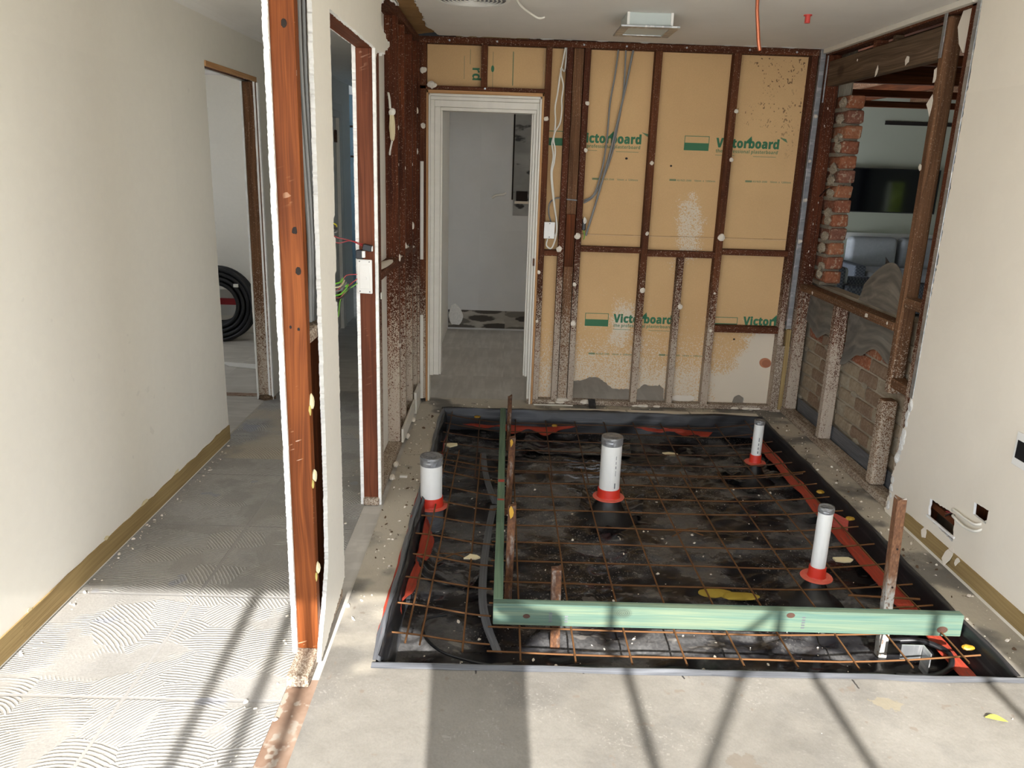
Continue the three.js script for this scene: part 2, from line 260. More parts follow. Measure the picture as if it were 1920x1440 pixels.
const trowel = (x, z) => {                                  // ridged tile adhesive: height 0..1 and how much is left
  const gx = x / 0.21, gz = z / 0.15; let best = 9, bi = 0, bj = 0;
  for (let i = -1; i <= 1; i++) for (let j = -1; j <= 1; j++) { const ci = Math.floor(gx) + i, cj = Math.floor(gz) + j, px = ci + 0.2 + 0.6 * LAT[((cj & 255) << 8) + (ci & 255)], pz = cj + 0.2 + 0.6 * LAT[((ci & 255) << 8) + (cj + 77 & 255)]; const d = Math.hypot(gx - px, gz - pz); if (d < best) { best = d; bi = ci; bj = cj; } }
  const h1 = LAT[((bj + 31 & 255) << 8) + (bi + 9 & 255)], h2 = LAT[((bj + 131 & 255) << 8) + (bi + 59 & 255)], h3 = LAT[((bj + 91 & 255) << 8) + (bi + 19 & 255)];
  const th = Math.PI / 2 + (h1 - 0.5) * 2.0, R = 0.18 + h2 * 0.7, cx = (bi + 0.5) * 0.21 + Math.cos(th) * R, cz = (bj + 0.5) * 0.15 + Math.sin(th) * R;
  const d = Math.hypot(x - cx, z - cz), w = 0.0105 + 0.004 * h3, r = 0.5 + 0.5 * Math.sin(d / w * Math.PI * 2 + F(x * 30, z * 30, 2) * 2.2);
  const left = sstep(0.28, 0.52, F(x * 7 + 3, z * 7 + 8, 4) + (h3 - 0.45) * 0.4) * (0.55 + 0.45 * N(x * 60, z * 60));
  return [sstep(0.45, 0.85, r) * left, left];
};
const joints = [-1.52, -2.135, -2.745, -3.355, -3.965, -4.575, -5.185];
const jointAt = (x, z) => { let j = Math.abs(x + 1.155) < 0.006 ? 1 : 0; for (const q of joints) if (Math.abs(z - q) < 0.006) j = 1; return j; };
const tHall = tex(1024, 2048, (u, v) => {
  const x = u * 1.1 - 1.65, z = v * 4.4 - 5.6, [r, left] = trowel(x, z), j = jointAt(x, z);
  const a = F(x * 4, z * 4, 5), b = N(x * 260, z * 260);
  let c = mix3([132, 129, 124], [162, 159, 154], a); c = [c[0] + (b - 0.5) * 12, c[1] + (b - 0.5) * 12, c[2] + (b - 0.5) * 12];
  c = mix3(c, [200, 198, 193], r * 0.8 * (1 - j)); c = mix3(c, [150, 148, 146], j * 0.5);
  const bl = sstep(0.80, 0.84, F(x * 7 + 61, z * 7 + 3, 3)); c = mix3(c, [146, 148, 156], bl * 0.7);
  const dust = sstep(0.4, 0.6, F(x * 3 + 9, z * 3, 4)) * (z < -4.2 ? 0.75 : 0.1); return mix3(c, [182, 170, 150], dust);
});
M.hallFloor = std({ map: tHall, bumpMap: gray(1024, 2048, (u, v) => { const x = u * 1.1 - 1.65, z = v * 4.4 - 5.6, [r] = trowel(x, z); return jointAt(x, z) ? 0.1 : 0.25 + 0.6 * r + 0.1 * N(x * 200, z * 200); }), bumpScale: 0.004, roughness: 0.85 });
M.roughFloor = std({ map: tex(512, 512, (u, v) => { const k = (F(u * 6, v * 6, 5) - 0.5) * 30 + (sstep(0.4, 0.7, F(u * 4, v * 40, 3)) - 0.5) * 10; return [190 + k, 185 + k, 176 + k]; }), roughness: 0.9 });
M.footprint = std({ map: tex(256, 1024, (u, v) => mix3(mix3([112, 84, 66], [170, 150, 132], F(u * 5, v * 18, 4)), [158, 146, 132], sstep(0.60, 0.74, F(u * 12 + 4, v * 40, 3)))), roughness: 0.9 });

const floor = struct('floor', 'bare concrete floor of the gutted bathroom and hallway', 'floor');
part(floor, 'concrete_slab', uvm(boardg([[-0.573, -5.5, 0], [2.3, -5.5, 0], [2.3, 1.25, 0], [-0.573, 1.25, 0]], 0.22, (a, b, c) => [a, c - 0.22, b], [[[PX0, PZ0, 0.002], [PX1, PZ0, 0.002], [PX1, PZ1, 0.002], [PX0, PZ1, 0.002]]], { step: 0.04 }), 'z', 2.7, 4.4, (0.7 - 0.137) / 2.7, 1.25), M.slab);
part(floor, 'hallway_screed', uvm(boxg(-1.66, -0.667, -0.2, 0, -5.6, 1.25, 0), 'z', 1.1, 4.4, (1.65 - 0.137) / 1.1, 5.6 / 4.4), M.hallFloor);
part(floor, 'wall_footprint', uvm(boxg(-0.668, -0.572, -0.2, -0.003, -2.25, 1.25, 0), 'z', 0.3, 1.2), M.footprint); part(floor, 'wall_footprint', uvm(boxg(-0.668, -0.572, -0.2, -0.003, -5.6, -2.25, 0), 'z', 0.3, 1.2), M.roughFloor);
box(floor, 'back_room_floor', -0.66, 2.3, -0.2, -0.001, -8.1, -5.49, M.roughFloor, 0);
box(floor, 'hallway_end_floor', -1.66, -0.66, -0.2, -0.001, -11, -5.6, M.roughFloor, 0); box(floor, 'hallway_end_floor', -3.7, -1.66, -0.2, -0.001, -11, -7.6, M.roughFloor, 0);
box(floor, 'side_room_floor', -4.5, -1.66, -0.2, -0.002, -7.6, -3.1, M.roughFloor, 0);
box(floor, 'threshold_strip', -3.2, -1.72, -0.002, 0.006, -5.46, -5.40, M.footprint, 0.002);

// pit: membrane, upturned liner, red edging
const membraneY = (x, z) => { const e = Math.min(x - PX0, PX1 - x, z - PZ0, PZ1 - z); const wr = (F(x * 3.2 + F(z * 2, x, 2) * 2, z * 5.5, 4) - 0.5), fine = Math.abs(F(x * 9 + 4, z * 16, 3) - 0.5), f2 = Math.abs(F(x * 5 + z * 7, z * 4 - x * 6, 2) - 0.5); return -0.158 + wr * 0.05 - fine * 0.035 - f2 * 0.03 + sstep(0.1, 0, e) * 0.03; };
part(floor, 'pit_bed', boxg(PX0 - 0.1, PX1 + 0.1, -0.4, -0.235, PZ0 - 0.1, PZ1 + 0.1, 0), M.roughFloor);
const liningThing = thing('plastic_membrane', 'black plastic membrane lying crumpled over the bottom of the pit', 'plastic sheet', [0.7, -0.15, -3.8]);
part(liningThing, 'sheet', sheetg((u, v) => { const x = PX0 - 0.015 + u * (PX1 - PX0 + 0.03), z = PZ0 - 0.015 + v * (PZ1 - PZ0 + 0.03); return [x, membraneY(x, z), z]; }, 170, 210, 0, 1), M.plastic);
for (const [cx, cz, w, l, a] of [[0.62, -4.05, 0.34, 0.26, 0.2], [1.52, -4.55, 0.3, 0.2, -0.3], [0.5, -4.95, 0.7, 0.3, 0.1], [-0.2, -3.25, 0.3, 0.22, 0.4]])
  part(liningThing, 'loose_flap', sheetg((u, v) => { const lx = (u - 0.5) * w, lz = (v - 0.5) * l, x = cx + lx * Math.cos(a) - lz * Math.sin(a), z = cz + lx * Math.sin(a) + lz * Math.cos(a); return [x, membraneY(x, z) + 0.012 + 0.03 * Math.abs(F(x * 9 + 9, z * 9, 3) - 0.5) + 0.05 * sstep(0.3, 0.5, Math.abs(u - 0.5)) * N(z * 12, x * 9), z]; }, 26, 22, 0.001, 0.5), M.plastic);

// ribbon along one pit edge: cross-section [inward, y] pairs
function ribbon(side, t0, t1, section, n, wob = 0.006, seed = 1, taper = 0) {
  return sheetg((u, v) => {
    if (taper) v *= (0.05 + 0.95 * sstep(0, taper, u) * sstep(1, 1 - taper, u)) * (0.45 + 0.75 * N(u * 9 + seed, seed));
    const t = t0 + (t1 - t0) * u, k = v * (section.length - 1), i = Math.min(section.length - 2, Math.floor(k)), f = k - i;
    let inw = section[i][0] + (section[i + 1][0] - section[i][0]) * f, y = section[i][1] + (section[i + 1][1] - section[i][1]) * f;
    inw += (F(t * 6 + seed, v * 3 + seed, 3) - 0.5) * wob * 3; y += (F(t * 4 + seed * 3, v * 2, 3) - 0.5) * wob * 2.4;
    if (side === 'right') return [PX1 - inw, y, t]; if (side === 'left') return [PX0 + inw, y, t]; if (side === 'back') return [t, y, PZ0 + inw]; return [t, y, PZ1 - inw];
  }, n, (section.length - 1) * 3, 0.002, 2);
}
const liner = thing('edge_liner', 'black upturned plastic edging with red strips round the inside of the pit', 'edging', [0.7, 0, -3.8]);
part(liner, 'edging_strip', ribbon('right', PZ0, PZ1 - 0.01, [[-0.010, 0.008], [0.012, 0.008], [0.022, -0.06], [0.034, -0.15]], 90, 0.006, 3), M.liner);
part(liner, 'edging_strip', ribbon('back', PX0 - 0.01, PX1, [[-0.006, 0.016], [0.014, 0.014], [0.024, -0.06], [0.03, -0.13]], 80, 0.008, 7), M.liner);
part(liner, 'edging_strip', ribbon('left', PZ0, PZ1, [[-0.014, 0.006], [0.002, 0.012], [0.012, 0.002], [0.018, -0.08], [0.03, -0.15]], 90, 0.008, 11), M.linerGrey);
part(liner, 'edging_strip', ribbon('left', PZ0 + 0.1, PZ1 - 0.02, [[0.012, 0.014], [0.022, 0.012], [0.026, -0.04], [0.03, -0.12]], 90, 0.010, 17), M.liner);
part(liner, 'edging_strip', ribbon('front', PX0 - 0.01, PX1 + 0.08, [[-0.028, 0.003], [-0.006, 0.008], [0.004, 0.002], [0.008, -0.10], [0.012, -0.16]], 90, 0.004, 23), M.linerGrey);
const red = liner;
part(red, 'red_strip', ribbon('right', PZ0 + 0.02, PZ1 - 0.12, [[0.036, -0.100], [0.055, -0.115], [0.082, -0.128]], 80, 0.008, 31), M.redStrip);
part(red, 'red_strip', ribbon('back', -0.36, 0.62, [[0.012, -0.085], [0.05, -0.10], [0.10, -0.118]], 50, 0.016, 37, 0.3), M.redStrip);
part(red, 'red_strip', ribbon('back', 0.86, 1.56, [[0.012, -0.085], [0.04, -0.10], [0.075, -0.118]], 40, 0.018, 41, 0.3), M.redStrip);
part(red, 'red_strip', ribbon('left', -4.9, -2.75, [[0.034, -0.07], [0.05, -0.10], [0.085, -0.13]], 70, 0.014, 43, 0.3), M.redStrip);
part(red, 'red_strip', ribbon('left', -4.3, -2.5, [[-0.018, 0.004], [-0.004, 0.006]], 60, 0.008, 47), M.redStrip);
part(red, 'red_strip', sheetg((u, v) => [1.70 + u * 0.10, -0.055 - v * 0.06 + 0.02 * N(u * 3, v * 2), -3.80 + v * 0.03 + u * 0.12], 8, 5, 0.002), M.redStrip);

// ceiling
const ceiling = struct('ceiling', 'off-white plaster ceiling with torn edges', 'ceiling');
part(ceiling, 'plaster_sheet', boardg([[-0.582, 1.2, 0], [1.99, 1.2, 0], [1.99, -5.40, 0.006], [-0.46, -5.36, 0.01], [-0.50, -5.1, 0.012], [-0.49, -4.2, 0.012], [-0.575, -3.75, 0]], 0.012, (a, b, c) => [a, 2.4 + c, b], [], { step: 0.03, long: 'z' }), [M.ceiling, M.gypsum]);
box(ceiling, 'hallway_ceiling', -1.62, -0.66, 2.4, 2.412, -11, 1.2, M.ceiling, 0);
part(ceiling, 'torn_paper_strip', boardg([[-0.60, -3.7, 0.006], [-0.49, -4.1, 0.02], [-0.485, -5.3, 0.01], [-0.60, -5.4, 0]], 0.006, (a, b, c) => [a, 2.408 + c, b], [], { step: 0.03, long: 'z' }), M.tear);
box(ceiling, 'ceiling_edge_strip', 1.955, 1.987, 2.372, 2.4, -5.38, -3.70, M.whitePaint, 0.004);
box(ceiling, 'side_room_ceiling', -4.4, -1.7, 2.4, 2.412, -7.6, -3.2, M.ceiling, 0);
box(ceiling, 'back_room_ceiling', -0.6, 2.0, 2.4, 2.412, -8.1, -5.49, M.ceiling, 0);
const cove = [[-1.62, 2.4, 0]]; for (let i = 0; i <= 6; i++) { const a = i / 6 * Math.PI / 2; cove.push([-1.62 + 0.19 * (1 - Math.sin(a)), 2.4 - 0.06 * (1 - Math.cos(a)), 0]); }
part(ceiling, 'cornice', boardg(cove, 12, (a, b, c) => [a, b, 1.1 - c], [], { long: 'z' }), M.ceiling);
box(ceiling, 'hallway_end_ceiling', -3.7, -0.6, 2.4, 2.42, -10.7, -8.2, M.ceiling, 0);
for (const [x0, x1, z0, z1] of [[-4.6, 2.25, -11.2, -11.1], [-4.6, -4.5, -11.2, -3.1], [-4.6, -1.7, -3.2, -3.1], [-1.8, -1.7, -3.2, 1.4], [2.19, 2.25, -11.2, -5.9], [-4.6, -0.6, -8.5, -8.44], [-0.6, 2.2, -8.2, -8.1]]) box(ceiling, 'roof_gable', x0, x1, 2.38, 2.76, z0, z1, M.dark, 0);
box(ceiling, 'roof', -1.8, 2.25, 2.75, 2.85, -3.1, 1.45, M.dark, 0); box(ceiling, 'roof', -4.6, 2.25, 2.75, 2.85, -11.2, -3.1, M.dark, 0);

// ---------------------------------------------------------------- hallway wall on the left with its open doorway
const SIDE_WIN = [[-1.5, 0.15, 0], [0.8, 0.15, 0], [0.8, 2.12, 0], [-1.5, 2.12, 0]];
const wallLeft = struct('wall_left', 'long cream painted hallway wall with a bare doorway', 'wall');
const zy = (x0) => (a, b, c) => [x0 - c, b, a];
part(wallLeft, 'plasterboard', boardg([[1.2, 0.0, 0], [1.2, 2.4, 0], [-7.02, 2.4, 0], [-7.02, 0, 0], [-5.335, 0, 0.002], [-5.335, 2.09, 0.003], [-4.485, 2.10, 0.002], [-4.485, 0, 0]], 0.012, zy(-1.62), [SIDE_WIN], { su: 2, sv: 2, step: 0.02 }), [M.wall, M.gypsum]);
part(wallLeft, 'plasterboard', boardg([[-7.02, 2.05, 0], [-7.02, 2.4, 0], [-8.3, 2.4, 0], [-8.3, 0, 0], [-7.88, 0, 0], [-7.88, 2.05, 0]], 0.012, zy(-1.62), [], { su: 2, sv: 2 }), [M.wall, M.gypsum]);
part(wallLeft, 'room_side_plasterboard', boardg([[1.2, 0, 0], [1.2, 2.4, 0], [-7.5, 2.4, 0], [-7.5, 0, 0], [-5.335, 0, 0.003], [-5.335, 2.09, 0.003], [-4.485, 2.10, 0.003], [-4.485, 0, 0]], 0.012, zy(-1.702), [SIDE_WIN], { su: 2, sv: 2, step: 0.02 }), [M.dimWall, M.gypsum]);
beam(wallLeft, 'stud', -1.702, -1.632, 0, 2.1, -4.485, -4.445, M.innerStud);
beam(wallLeft, 'stud', -1.700, -1.612, 0.03, 2.09, -5.378, -5.338, M.oldBrown);
box(wallLeft, 'plaster_edge', -1.612, -1.600, 0.0, 2.085, -5.362, -5.334, M.gypsum, 0.002);
beam(wallLeft, 'header', -1.702, -1.632, 2.10, 2.19, -5.42, -4.445, M.innerStud);
beam(wallLeft, 'header_edge', -1.621, -1.612, 2.088, 2.118, -5.36, -4.485, M.rawPine);
box(wallLeft, 'end_wall', -3.6, -1.62, 0, 2.4, -8.42, -8.3, M.dimWall, 0);
part(wallLeft, 'stud_foot', lumpg(0.05, 1.2, 0.5, 0.8, 4).translate(-1.655, 0.012, -5.345), M.oldGrey);
const baseboardLeft = struct('baseboard_left', 'tan raw board running along the foot of the cream wall', 'baseboard');
part(baseboardLeft, 'board', uvm(boardg([[1.2, 0.012, 0], [1.2, 0.098, 0], [-2.6, 0.10, 0.004], [-3.5, 0.096, 0.006], [-4.485, 0.098, 0], [-4.485, 0.012, 0]], 0.006, (a, b, c) => [-1.62 + c, b, a], [], { step: 0.05 }), 'z', 0.35, 2.4), M.skirt);
for (const [z, l] of [[-3.0, 0.05], [-3.35, 0.08], [-3.72, 0.05], [-2.45, 0.03]]) part(baseboardLeft, 'torn_paint', flakeg(l, 0.022, z, 0.002).rotateY(Math.PI / 2).translate(-1.6185, 0.104, z), M.cornflake);

// far door of the hallway
const hallDoor = struct('door_2', 'white panel door with white frame at the far end of the hallway', 'door');
box(hallDoor, 'door_leaf', -1.66, -1.632, 0.01, 2.0, -7.82, -7.08, M.whitePaint, 0.002);
for (const [z0, z1] of [[-7.09, -7.02], [-7.88, -7.81]]) box(hallDoor, 'frame_post', -1.64, -1.6, 0, 2.03, z0, z1, M.whitePaint, 0.004);
box(hallDoor, 'frame_head', -1.64, -1.6, 2.0, 2.06, -7.88, -7.02, M.whitePaint, 0.004);
box(hallDoor, 'architrave', -1.622, -1.598, 0, 2.06, -7.955, -7.88, M.whitePaint, 0.004);
box(hallDoor, 'architrave', -1.622, -1.598, 2.06, 2.12, -7.955, -7.02, M.whitePaint, 0.004);
for (const y of [0.28, 1.78]) box(hallDoor, 'hinge', -1.632, -1.618, y, y + 0.11, -7.79, -7.72, M.rust, 0.002);
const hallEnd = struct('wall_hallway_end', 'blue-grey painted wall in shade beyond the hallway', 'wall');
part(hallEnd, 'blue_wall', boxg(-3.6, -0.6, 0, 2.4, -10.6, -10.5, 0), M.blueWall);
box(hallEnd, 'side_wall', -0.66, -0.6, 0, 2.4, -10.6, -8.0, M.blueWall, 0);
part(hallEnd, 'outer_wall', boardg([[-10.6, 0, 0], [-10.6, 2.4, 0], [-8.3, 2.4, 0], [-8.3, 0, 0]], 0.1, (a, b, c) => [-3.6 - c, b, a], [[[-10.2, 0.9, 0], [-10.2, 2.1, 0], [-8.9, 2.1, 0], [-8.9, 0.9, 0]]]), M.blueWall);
for (const y of [2.02, 1.66]) part(hallEnd, 'wall_rail', tubeg([[-2.6, y, -10.42], [-1.7, y, -10.42]], 0.014), M.dark);

// side room behind the doorway on the left
const sideRoom = struct('wall_side_room', 'grey plaster walls of the room behind the left doorway', 'wall');
box(sideRoom, 'rear_wall', -4.4, -1.70, 0, 2.4, -7.6, -7.48, M.dimWall, 0);
part(sideRoom, 'window_wall', boardg([[-7.6, 0, 0], [-7.6, 2.4, 0], [-3.2, 2.4, 0], [-3.2, 0, 0]], 0.12, (a, b, c) => [-4.4 - c, b, a], [[[-6.3, 1.0, 0], [-6.3, 2.0, 0], [-5.2, 2.0, 0], [-5.2, 1.0, 0]]]), M.dimWall);
box(sideRoom, 'front_wall', -4.4, -1.7, 0, 2.4, -3.2, -3.1, M.dimWall, 0);
box(sideRoom, 'cornice', -4.4, -1.70, 2.31, 2.4, -7.5, -7.42, M.ceiling, 0.01);

// ---------------------------------------------------------------- partition between hallway and bathroom
const mid = struct('wall_middle', 'half stripped stud partition between hallway and bathroom', 'wall');
const yz = (x0) => (a, b, c) => [x0 + c, b, a];
beam(mid, 'bottom_plate', -0.669, -0.597, 0, 0.04, -2.76, -2.205, M.dirtyPlate, { r: 0.006 });
beam(mid, 'bottom_plate', -0.669, -0.593, 0, 0.04, -5.41, -3.612, M.dirtyPlate, { r: 0.006 });
const post1 = beam(mid, 'stud', -0.668, -0.598, 0.04, 2.42, -2.40, -2.36, M.post, { label: 'orange-brown scratched end stud' });
for (const [x, y, r] of [[-0.628, 1.998, 0.009], [-0.622, 1.439, 0.008], [-0.616, 1.321, 0.009], [-0.646, 1.151, 0.004], [-0.622, 1.145, 0.004]]) part(post1, 'nail_hole', lumpg(r, 1, 1.3, 0.18, x * 50 + y).translate(x, y, -2.3595), M.dark);
for (const [y, s] of [[0.913, 1.1], [0.666, 0.9], [0.339, 1.0]]) { const d = part(post1, 'glue_daub', lumpg(0.022, 0.35, s, 0.5, y * 9).translate(-0.594, y, -2.372), M.cornflake); part(mid, 'glue_trace', lumpg(0.012, 0.3, 1.4, 0.4, y * 5).translate(-0.597, y - 0.025, -2.361), M.glue); }
beam(mid, 'stud', -0.668, -0.598, 0.04, 2.42, -2.74, -2.70, M.innerStud);
beam(mid, 'stud', -0.668, -0.598, 0.04, 2.42, -2.66, -2.62, M.innerStud);
beam(mid, 'noggin', -0.668, -0.600, 1.09, 1.13, -2.70, -2.40, M.dirtyPlate);
beam(mid, 'stud', -0.668, -0.598, 0.0, 2.1, -3.67, -3.63, M.postDark, { label: 'reddish-brown jamb stud with white plaster edges' });
beam(mid, 'stud', -0.664, -0.588, 0.04, 2.36, -3.755, -3.672, M.studSide);
beam(mid, 'header', -0.668, -0.598, 2.10, 2.14, -3.67, -2.70, M.postDark);
for (const z of [-4.44, -4.72, -5.07, -5.33]) beam(mid, 'stud', -0.668, -0.598, 0.04, 2.36, z - 0.04, z, M.studSide);
beam(mid, 'stud', -0.640, -0.585, 0.04, 2.36, -5.41, -5.372, M.studSide);
for (const [z0, z1, y] of [[-4.44, -3.755, 1.12], [-4.72, -4.48, 1.105], [-5.07, -4.76, 1.13], [-5.33, -5.11, 1.10]]) { const n = beam(mid, 'noggin', -0.668, -0.602, y - 0.04, y, z0, z1, M.studSide); part(n, 'dust_heap', lumpg(0.03, 1, 0.22, (z1 - z0) / 0.085, z0).translate(-0.632, y + 0.002, (z0 + z1) / 2), M.daub); }
beam(mid, 'top_plate', -0.668, -0.590, 2.36, 2.40, -5.41, -3.70, M.studSide);
part(mid, 'hall_plasterboard', boardg([[-2.350, 0.03, 0.0045], [-2.350, 2.4, 0], [-8.0, 2.4, 0], [-8.0, 0, 0], [-3.63, 0.0, 0.003], [-3.63, 2.11, 0.003], [-2.74, 2.11, 0.003], [-2.74, 0.02, 0.004]], 0.016, (a, b, c) => [-0.684 + c, b, a], [], { step: 0.006 }), [M.wall, M.gypsum]);
part(mid, 'bath_plasterboard', boardg([[-2.325, 0.012, 0.003], [-2.345, 0.07, 0.004], [-2.43, 0.2, 0.005], [-2.478, 0.30, 0.004], [-2.495, 0.6, 0.004], [-2.505, 2.4, 0], [-4.4, 2.4, 0.01], [-4.0, 2.37, 0.012], [-3.82, 2.31, 0.012], [-3.80, 2.22, 0.012], [-3.93, 2.185, 0.012], [-4.06, 2.17, 0.01], [-3.88, 2.11, 0.01], [-3.665, 2.085, 0.004], [-3.645, 2.06, 0.002], [-3.645, 0.0, 0.0], [-3.628, 0.0, 0.002], [-3.628, 2.10, 0.002], [-2.742, 2.10, 0.003], [-2.738, 1.46, 0.003], [-2.712, 1.45, 0], [-2.712, 1.39, 0], [-2.738, 1.385, 0.003], [-2.738, 1.27, 0.003], [-2.712, 1.265, 0], [-2.712, 1.17, 0], [-2.738, 1.165, 0.004], [-2.735, 0.10, 0.006]], 0.014, (a, b, c) => [-0.597 + c, b, a], [], { step: 0.006 }), [M.wall, M.gypsum]);
box(mid, 'paint_flake', -0.579, -0.575, 1.02, 1.05, -3.70, -3.66, M.whitePaint, 0.001);
for (const [z, y, s] of [[-4.44, 1.81, 0.6], [-4.44, 1.62, 0.4], [-4.72, 1.6, 0.5], [-5.07, 1.62, 0.5], [-4.44, 1.12, 1.1], [-4.72, 1.16, 1.0], [-5.07, 1.25, 1.4], [-5.33, 1.95, 1.2], [-5.33, 1.7, 1.0], [-4.44, 0.62, 0.7]]) part(mid, 'glue_daub', lumpg(0.014 * s, 0.5, 1.3, 0.5, z * 7 + y, 2).translate(-0.598, y, z - 0.012), M.daub);
for (const [z, y] of [[-4.1, 0.03], [-4.6, 0.02], [-4.9, 0.025], [-3.95, 0.015]]) part(mid, 'plaster_lump', lumpg(0.022, 0.7, 0.6, 1.3, z).translate(-0.575, y, z), M.daub);
box(mid, 'skirting_offcut', -0.592, -0.578, 0.03, 0.115, -5.06, -4.45, M.whitePaint, 0.003);
box(mid, 'skirting_offcut', -0.592, -0.574, 0.0, 0.15, -5.34, -5.10, M.whitePaint, 0.003);
box(mid, 'back_room_wall', -0.60, -0.58, 0.0, 2.4, -8.0, -5.49, M.dimWall, 0);
// ---------------------------------------------------------------- back wall: studs in front of paper-backed plasterboard
const BZ = -5.41, BB = -5.48;
const back = struct('wall_back', 'stripped stud wall showing brown paper-backed plasterboard', 'wall');
// print and dust on the paper: 2.6 m by 2.4 m from x = -0.62
const bc = document.createElement('canvas'); bc.width = 2048; bc.height = 1890; const cx2 = bc.getContext('2d');
{
  const S = 2048 / 2.6, W = 2048, H = 1890, img = cx2.createImageData(W, H), d = img.data;
  const spray = [[1.22, 1.28, 0.17, 0.34, 0.62], [0.83, 0.62, 0.14, 0.2, 0.6], [1.86, 0.33, 0.24, 0.30, 1.1], [1.78, 0.12, 0.45, 0.16, 0.7]];
  for (let j = 0; j < H; j++) for (let i = 0; i < W; i++) {
    const x = i / S - 0.62, y = 2.4 - j / S, a = F(x * 3, y * 3, 4), b = N(x * 380, y * 380);
    let c = [212 + (a - 0.5) * 16 + (b - 0.5) * 8, 174 + (a - 0.5) * 15 + (b - 0.5) * 8, 124 + (a - 0.5) * 12 + (b - 0.5) * 7];
    let dens = x > 0.2 ? sstep(0.85, 0.0, y) * 0.62 + sstep(1.3, 0.9, y) * 0.05 : 0.0;
    for (const [sx, sy, rx, ry, k] of spray) { const q = Math.hypot((x - sx) / rx, (y - sy) / ry) + (F(x * 9 + 3, y * 9, 3) - 0.5) * 0.9; dens += k * sstep(1, 0.25, q); }
    dens += (F(x * 6 + 9, y * 6, 4) - 0.5) * 0.35 * (dens > 0.05 ? 1 : 0);
    const sp = N(x * 330 + 11, y * 330) * 0.62 + N(x * 150 + 5, y * 150 + 9) * 0.38;
    c = mix3(c, [222, 212, 194], sstep(1 - dens, 1.04 - dens, sp + 0.02) * 0.85);
    if (x > 1.47 && y > 1.45) { const m = sstep(0.72, 0.76, N(x * 150, y * 110 + 4) * 0.6 + N(x * 60 + 5, y * 44) * 0.4) * sstep(2.45, 1.9, 2.6 - (y - 1.45) + (1.95 - x) * 0.2) * sstep(0.45, 0.6, F(x * 6 + 2, y * 6, 2)); c = mix3(c, [96, 70, 46], m * 0.75); }
    if (Math.abs(y - 1.197 - x * 0.004) < 0.0014) c = mix3(c, [128, 98, 62], 0.8);
    const k = (j * W + i) * 4; d[k] = clamp(c[0], 0, 255); d[k + 1] = clamp(c[1], 0, 255); d[k + 2] = clamp(c[2], 0, 255); d[k + 3] = 255;
  }
  cx2.putImageData(img, 0, 0);
  const X = (x) => (x + 0.62) * S, Y = (y) => (2.4 - y) * S, ink = 'rgba(46,108,78,0.88)', faint = 'rgba(58,104,78,0.6)';
  const brand = (x, y, w, o = {}) => {                       // x, y: lower left of the big word; w: its width in metres
    cx2.save(); cx2.translate(X(x), Y(y)); if (o.turn) cx2.rotate(o.turn); cx2.fillStyle = ink; cx2.textBaseline = 'alphabetic';
    cx2.font = 'bold 62px sans-serif'; let k = w * S / cx2.measureText('Victorboard').width; cx2.save(); cx2.scale(k, k * 1.05); cx2.strokeStyle = ink; cx2.lineWidth = 3.5; cx2.lineJoin = 'round'; cx2.strokeText('Victorboard', 0, 0); cx2.fillText('Victorboard', 0, 0); cx2.restore();
    cx2.font = 'bold 30px sans-serif'; k = w * S * 0.985 / cx2.measureText('the professional plasterboard').width; cx2.fillStyle = 'rgba(52,108,80,0.72)'; cx2.save(); cx2.scale(k, k); cx2.fillText('the professional plasterboard', 0, 0.034 * S / k); cx2.restore();
    cx2.fillRect(w * S * 0.6, 0.052 * S, w * S * 0.36, 2); cx2.fillRect(0, 0.050 * S, w * S * 0.3, 2);
    cx2.beginPath(); cx2.moveTo(w * S * 0.99, -0.072 * S); cx2.lineTo(w * S * 1.09, -0.064 * S); cx2.lineTo(w * S * 1.12, -0.04 * S); cx2.lineTo(w * S * 1.06, -0.052 * S); cx2.fill();
    cx2.fillStyle = ink; cx2.beginPath(); cx2.moveTo(w * S * 0.47, -0.042 * S); cx2.lineTo(w * S * 0.545, -0.075 * S); cx2.lineTo(w * S * 0.56, -0.045 * S); cx2.lineTo(w * S * 0.53, -0.02 * S); cx2.fill();
    cx2.restore();
  };
  const logo = (x, y, w = 0.16, h = 0.088) => { cx2.strokeStyle = ink; cx2.lineWidth = 3; cx2.strokeRect(X(x), Y(y + h), w * S, h * S); cx2.fillStyle = ink; cx2.fillRect(X(x), Y(y + h * 0.52), w * S, h * 0.52 * S); };
  brand(0.452, 1.795, 0.417); brand(1.362, 1.792, 0.42); logo(1.152, 1.767); brand(0.762, 0.597, 0.415); logo(0.563, 0.566); logo(1.468, 0.566); brand(1.672, 0.607, 0.42); logo(0.242, 1.77);
  cx2.font = 'bold 13px sans-serif'; cx2.fillStyle = faint;
  for (const [x, y] of [[0.555, 1.557], [1.072, 1.566], [1.58, 1.573], [0.6, 0.36], [1.1, 0.365]]) { cx2.fillRect(X(x), Y(y + 0.012), 0.045 * S, 0.012 * S); cx2.fillText('AS/NZS 2588', X(x + 0.05), Y(y)); cx2.fillText('10mm  x  1200mm', X(x + 0.165), Y(y)); }
  cx2.save(); cx2.translate(X(-0.258), Y(2.236)); cx2.rotate(Math.PI / 2); cx2.fillStyle = ink; cx2.font = 'bold 66px sans-serif'; cx2.scale(1, 1.0); cx2.fillText('rd', 0, -2); cx2.restore();
  cx2.fillStyle = faint; for (const [x, w, y0, y1] of [[-0.126, 2, 2.33, 2.1], [0.002, 5, 2.335, 2.13], [-0.31, 2, 2.3, 2.16], [-0.272, 2, 2.34, 2.25]]) cx2.fillRect(X(x), Y(y0), w, (y0 - y1) * S);
  cx2.fillStyle = ink; cx2.beginPath(); cx2.ellipse(X(-0.126), Y(2.228), 8, 16, 0, 0, 7); cx2.fill();
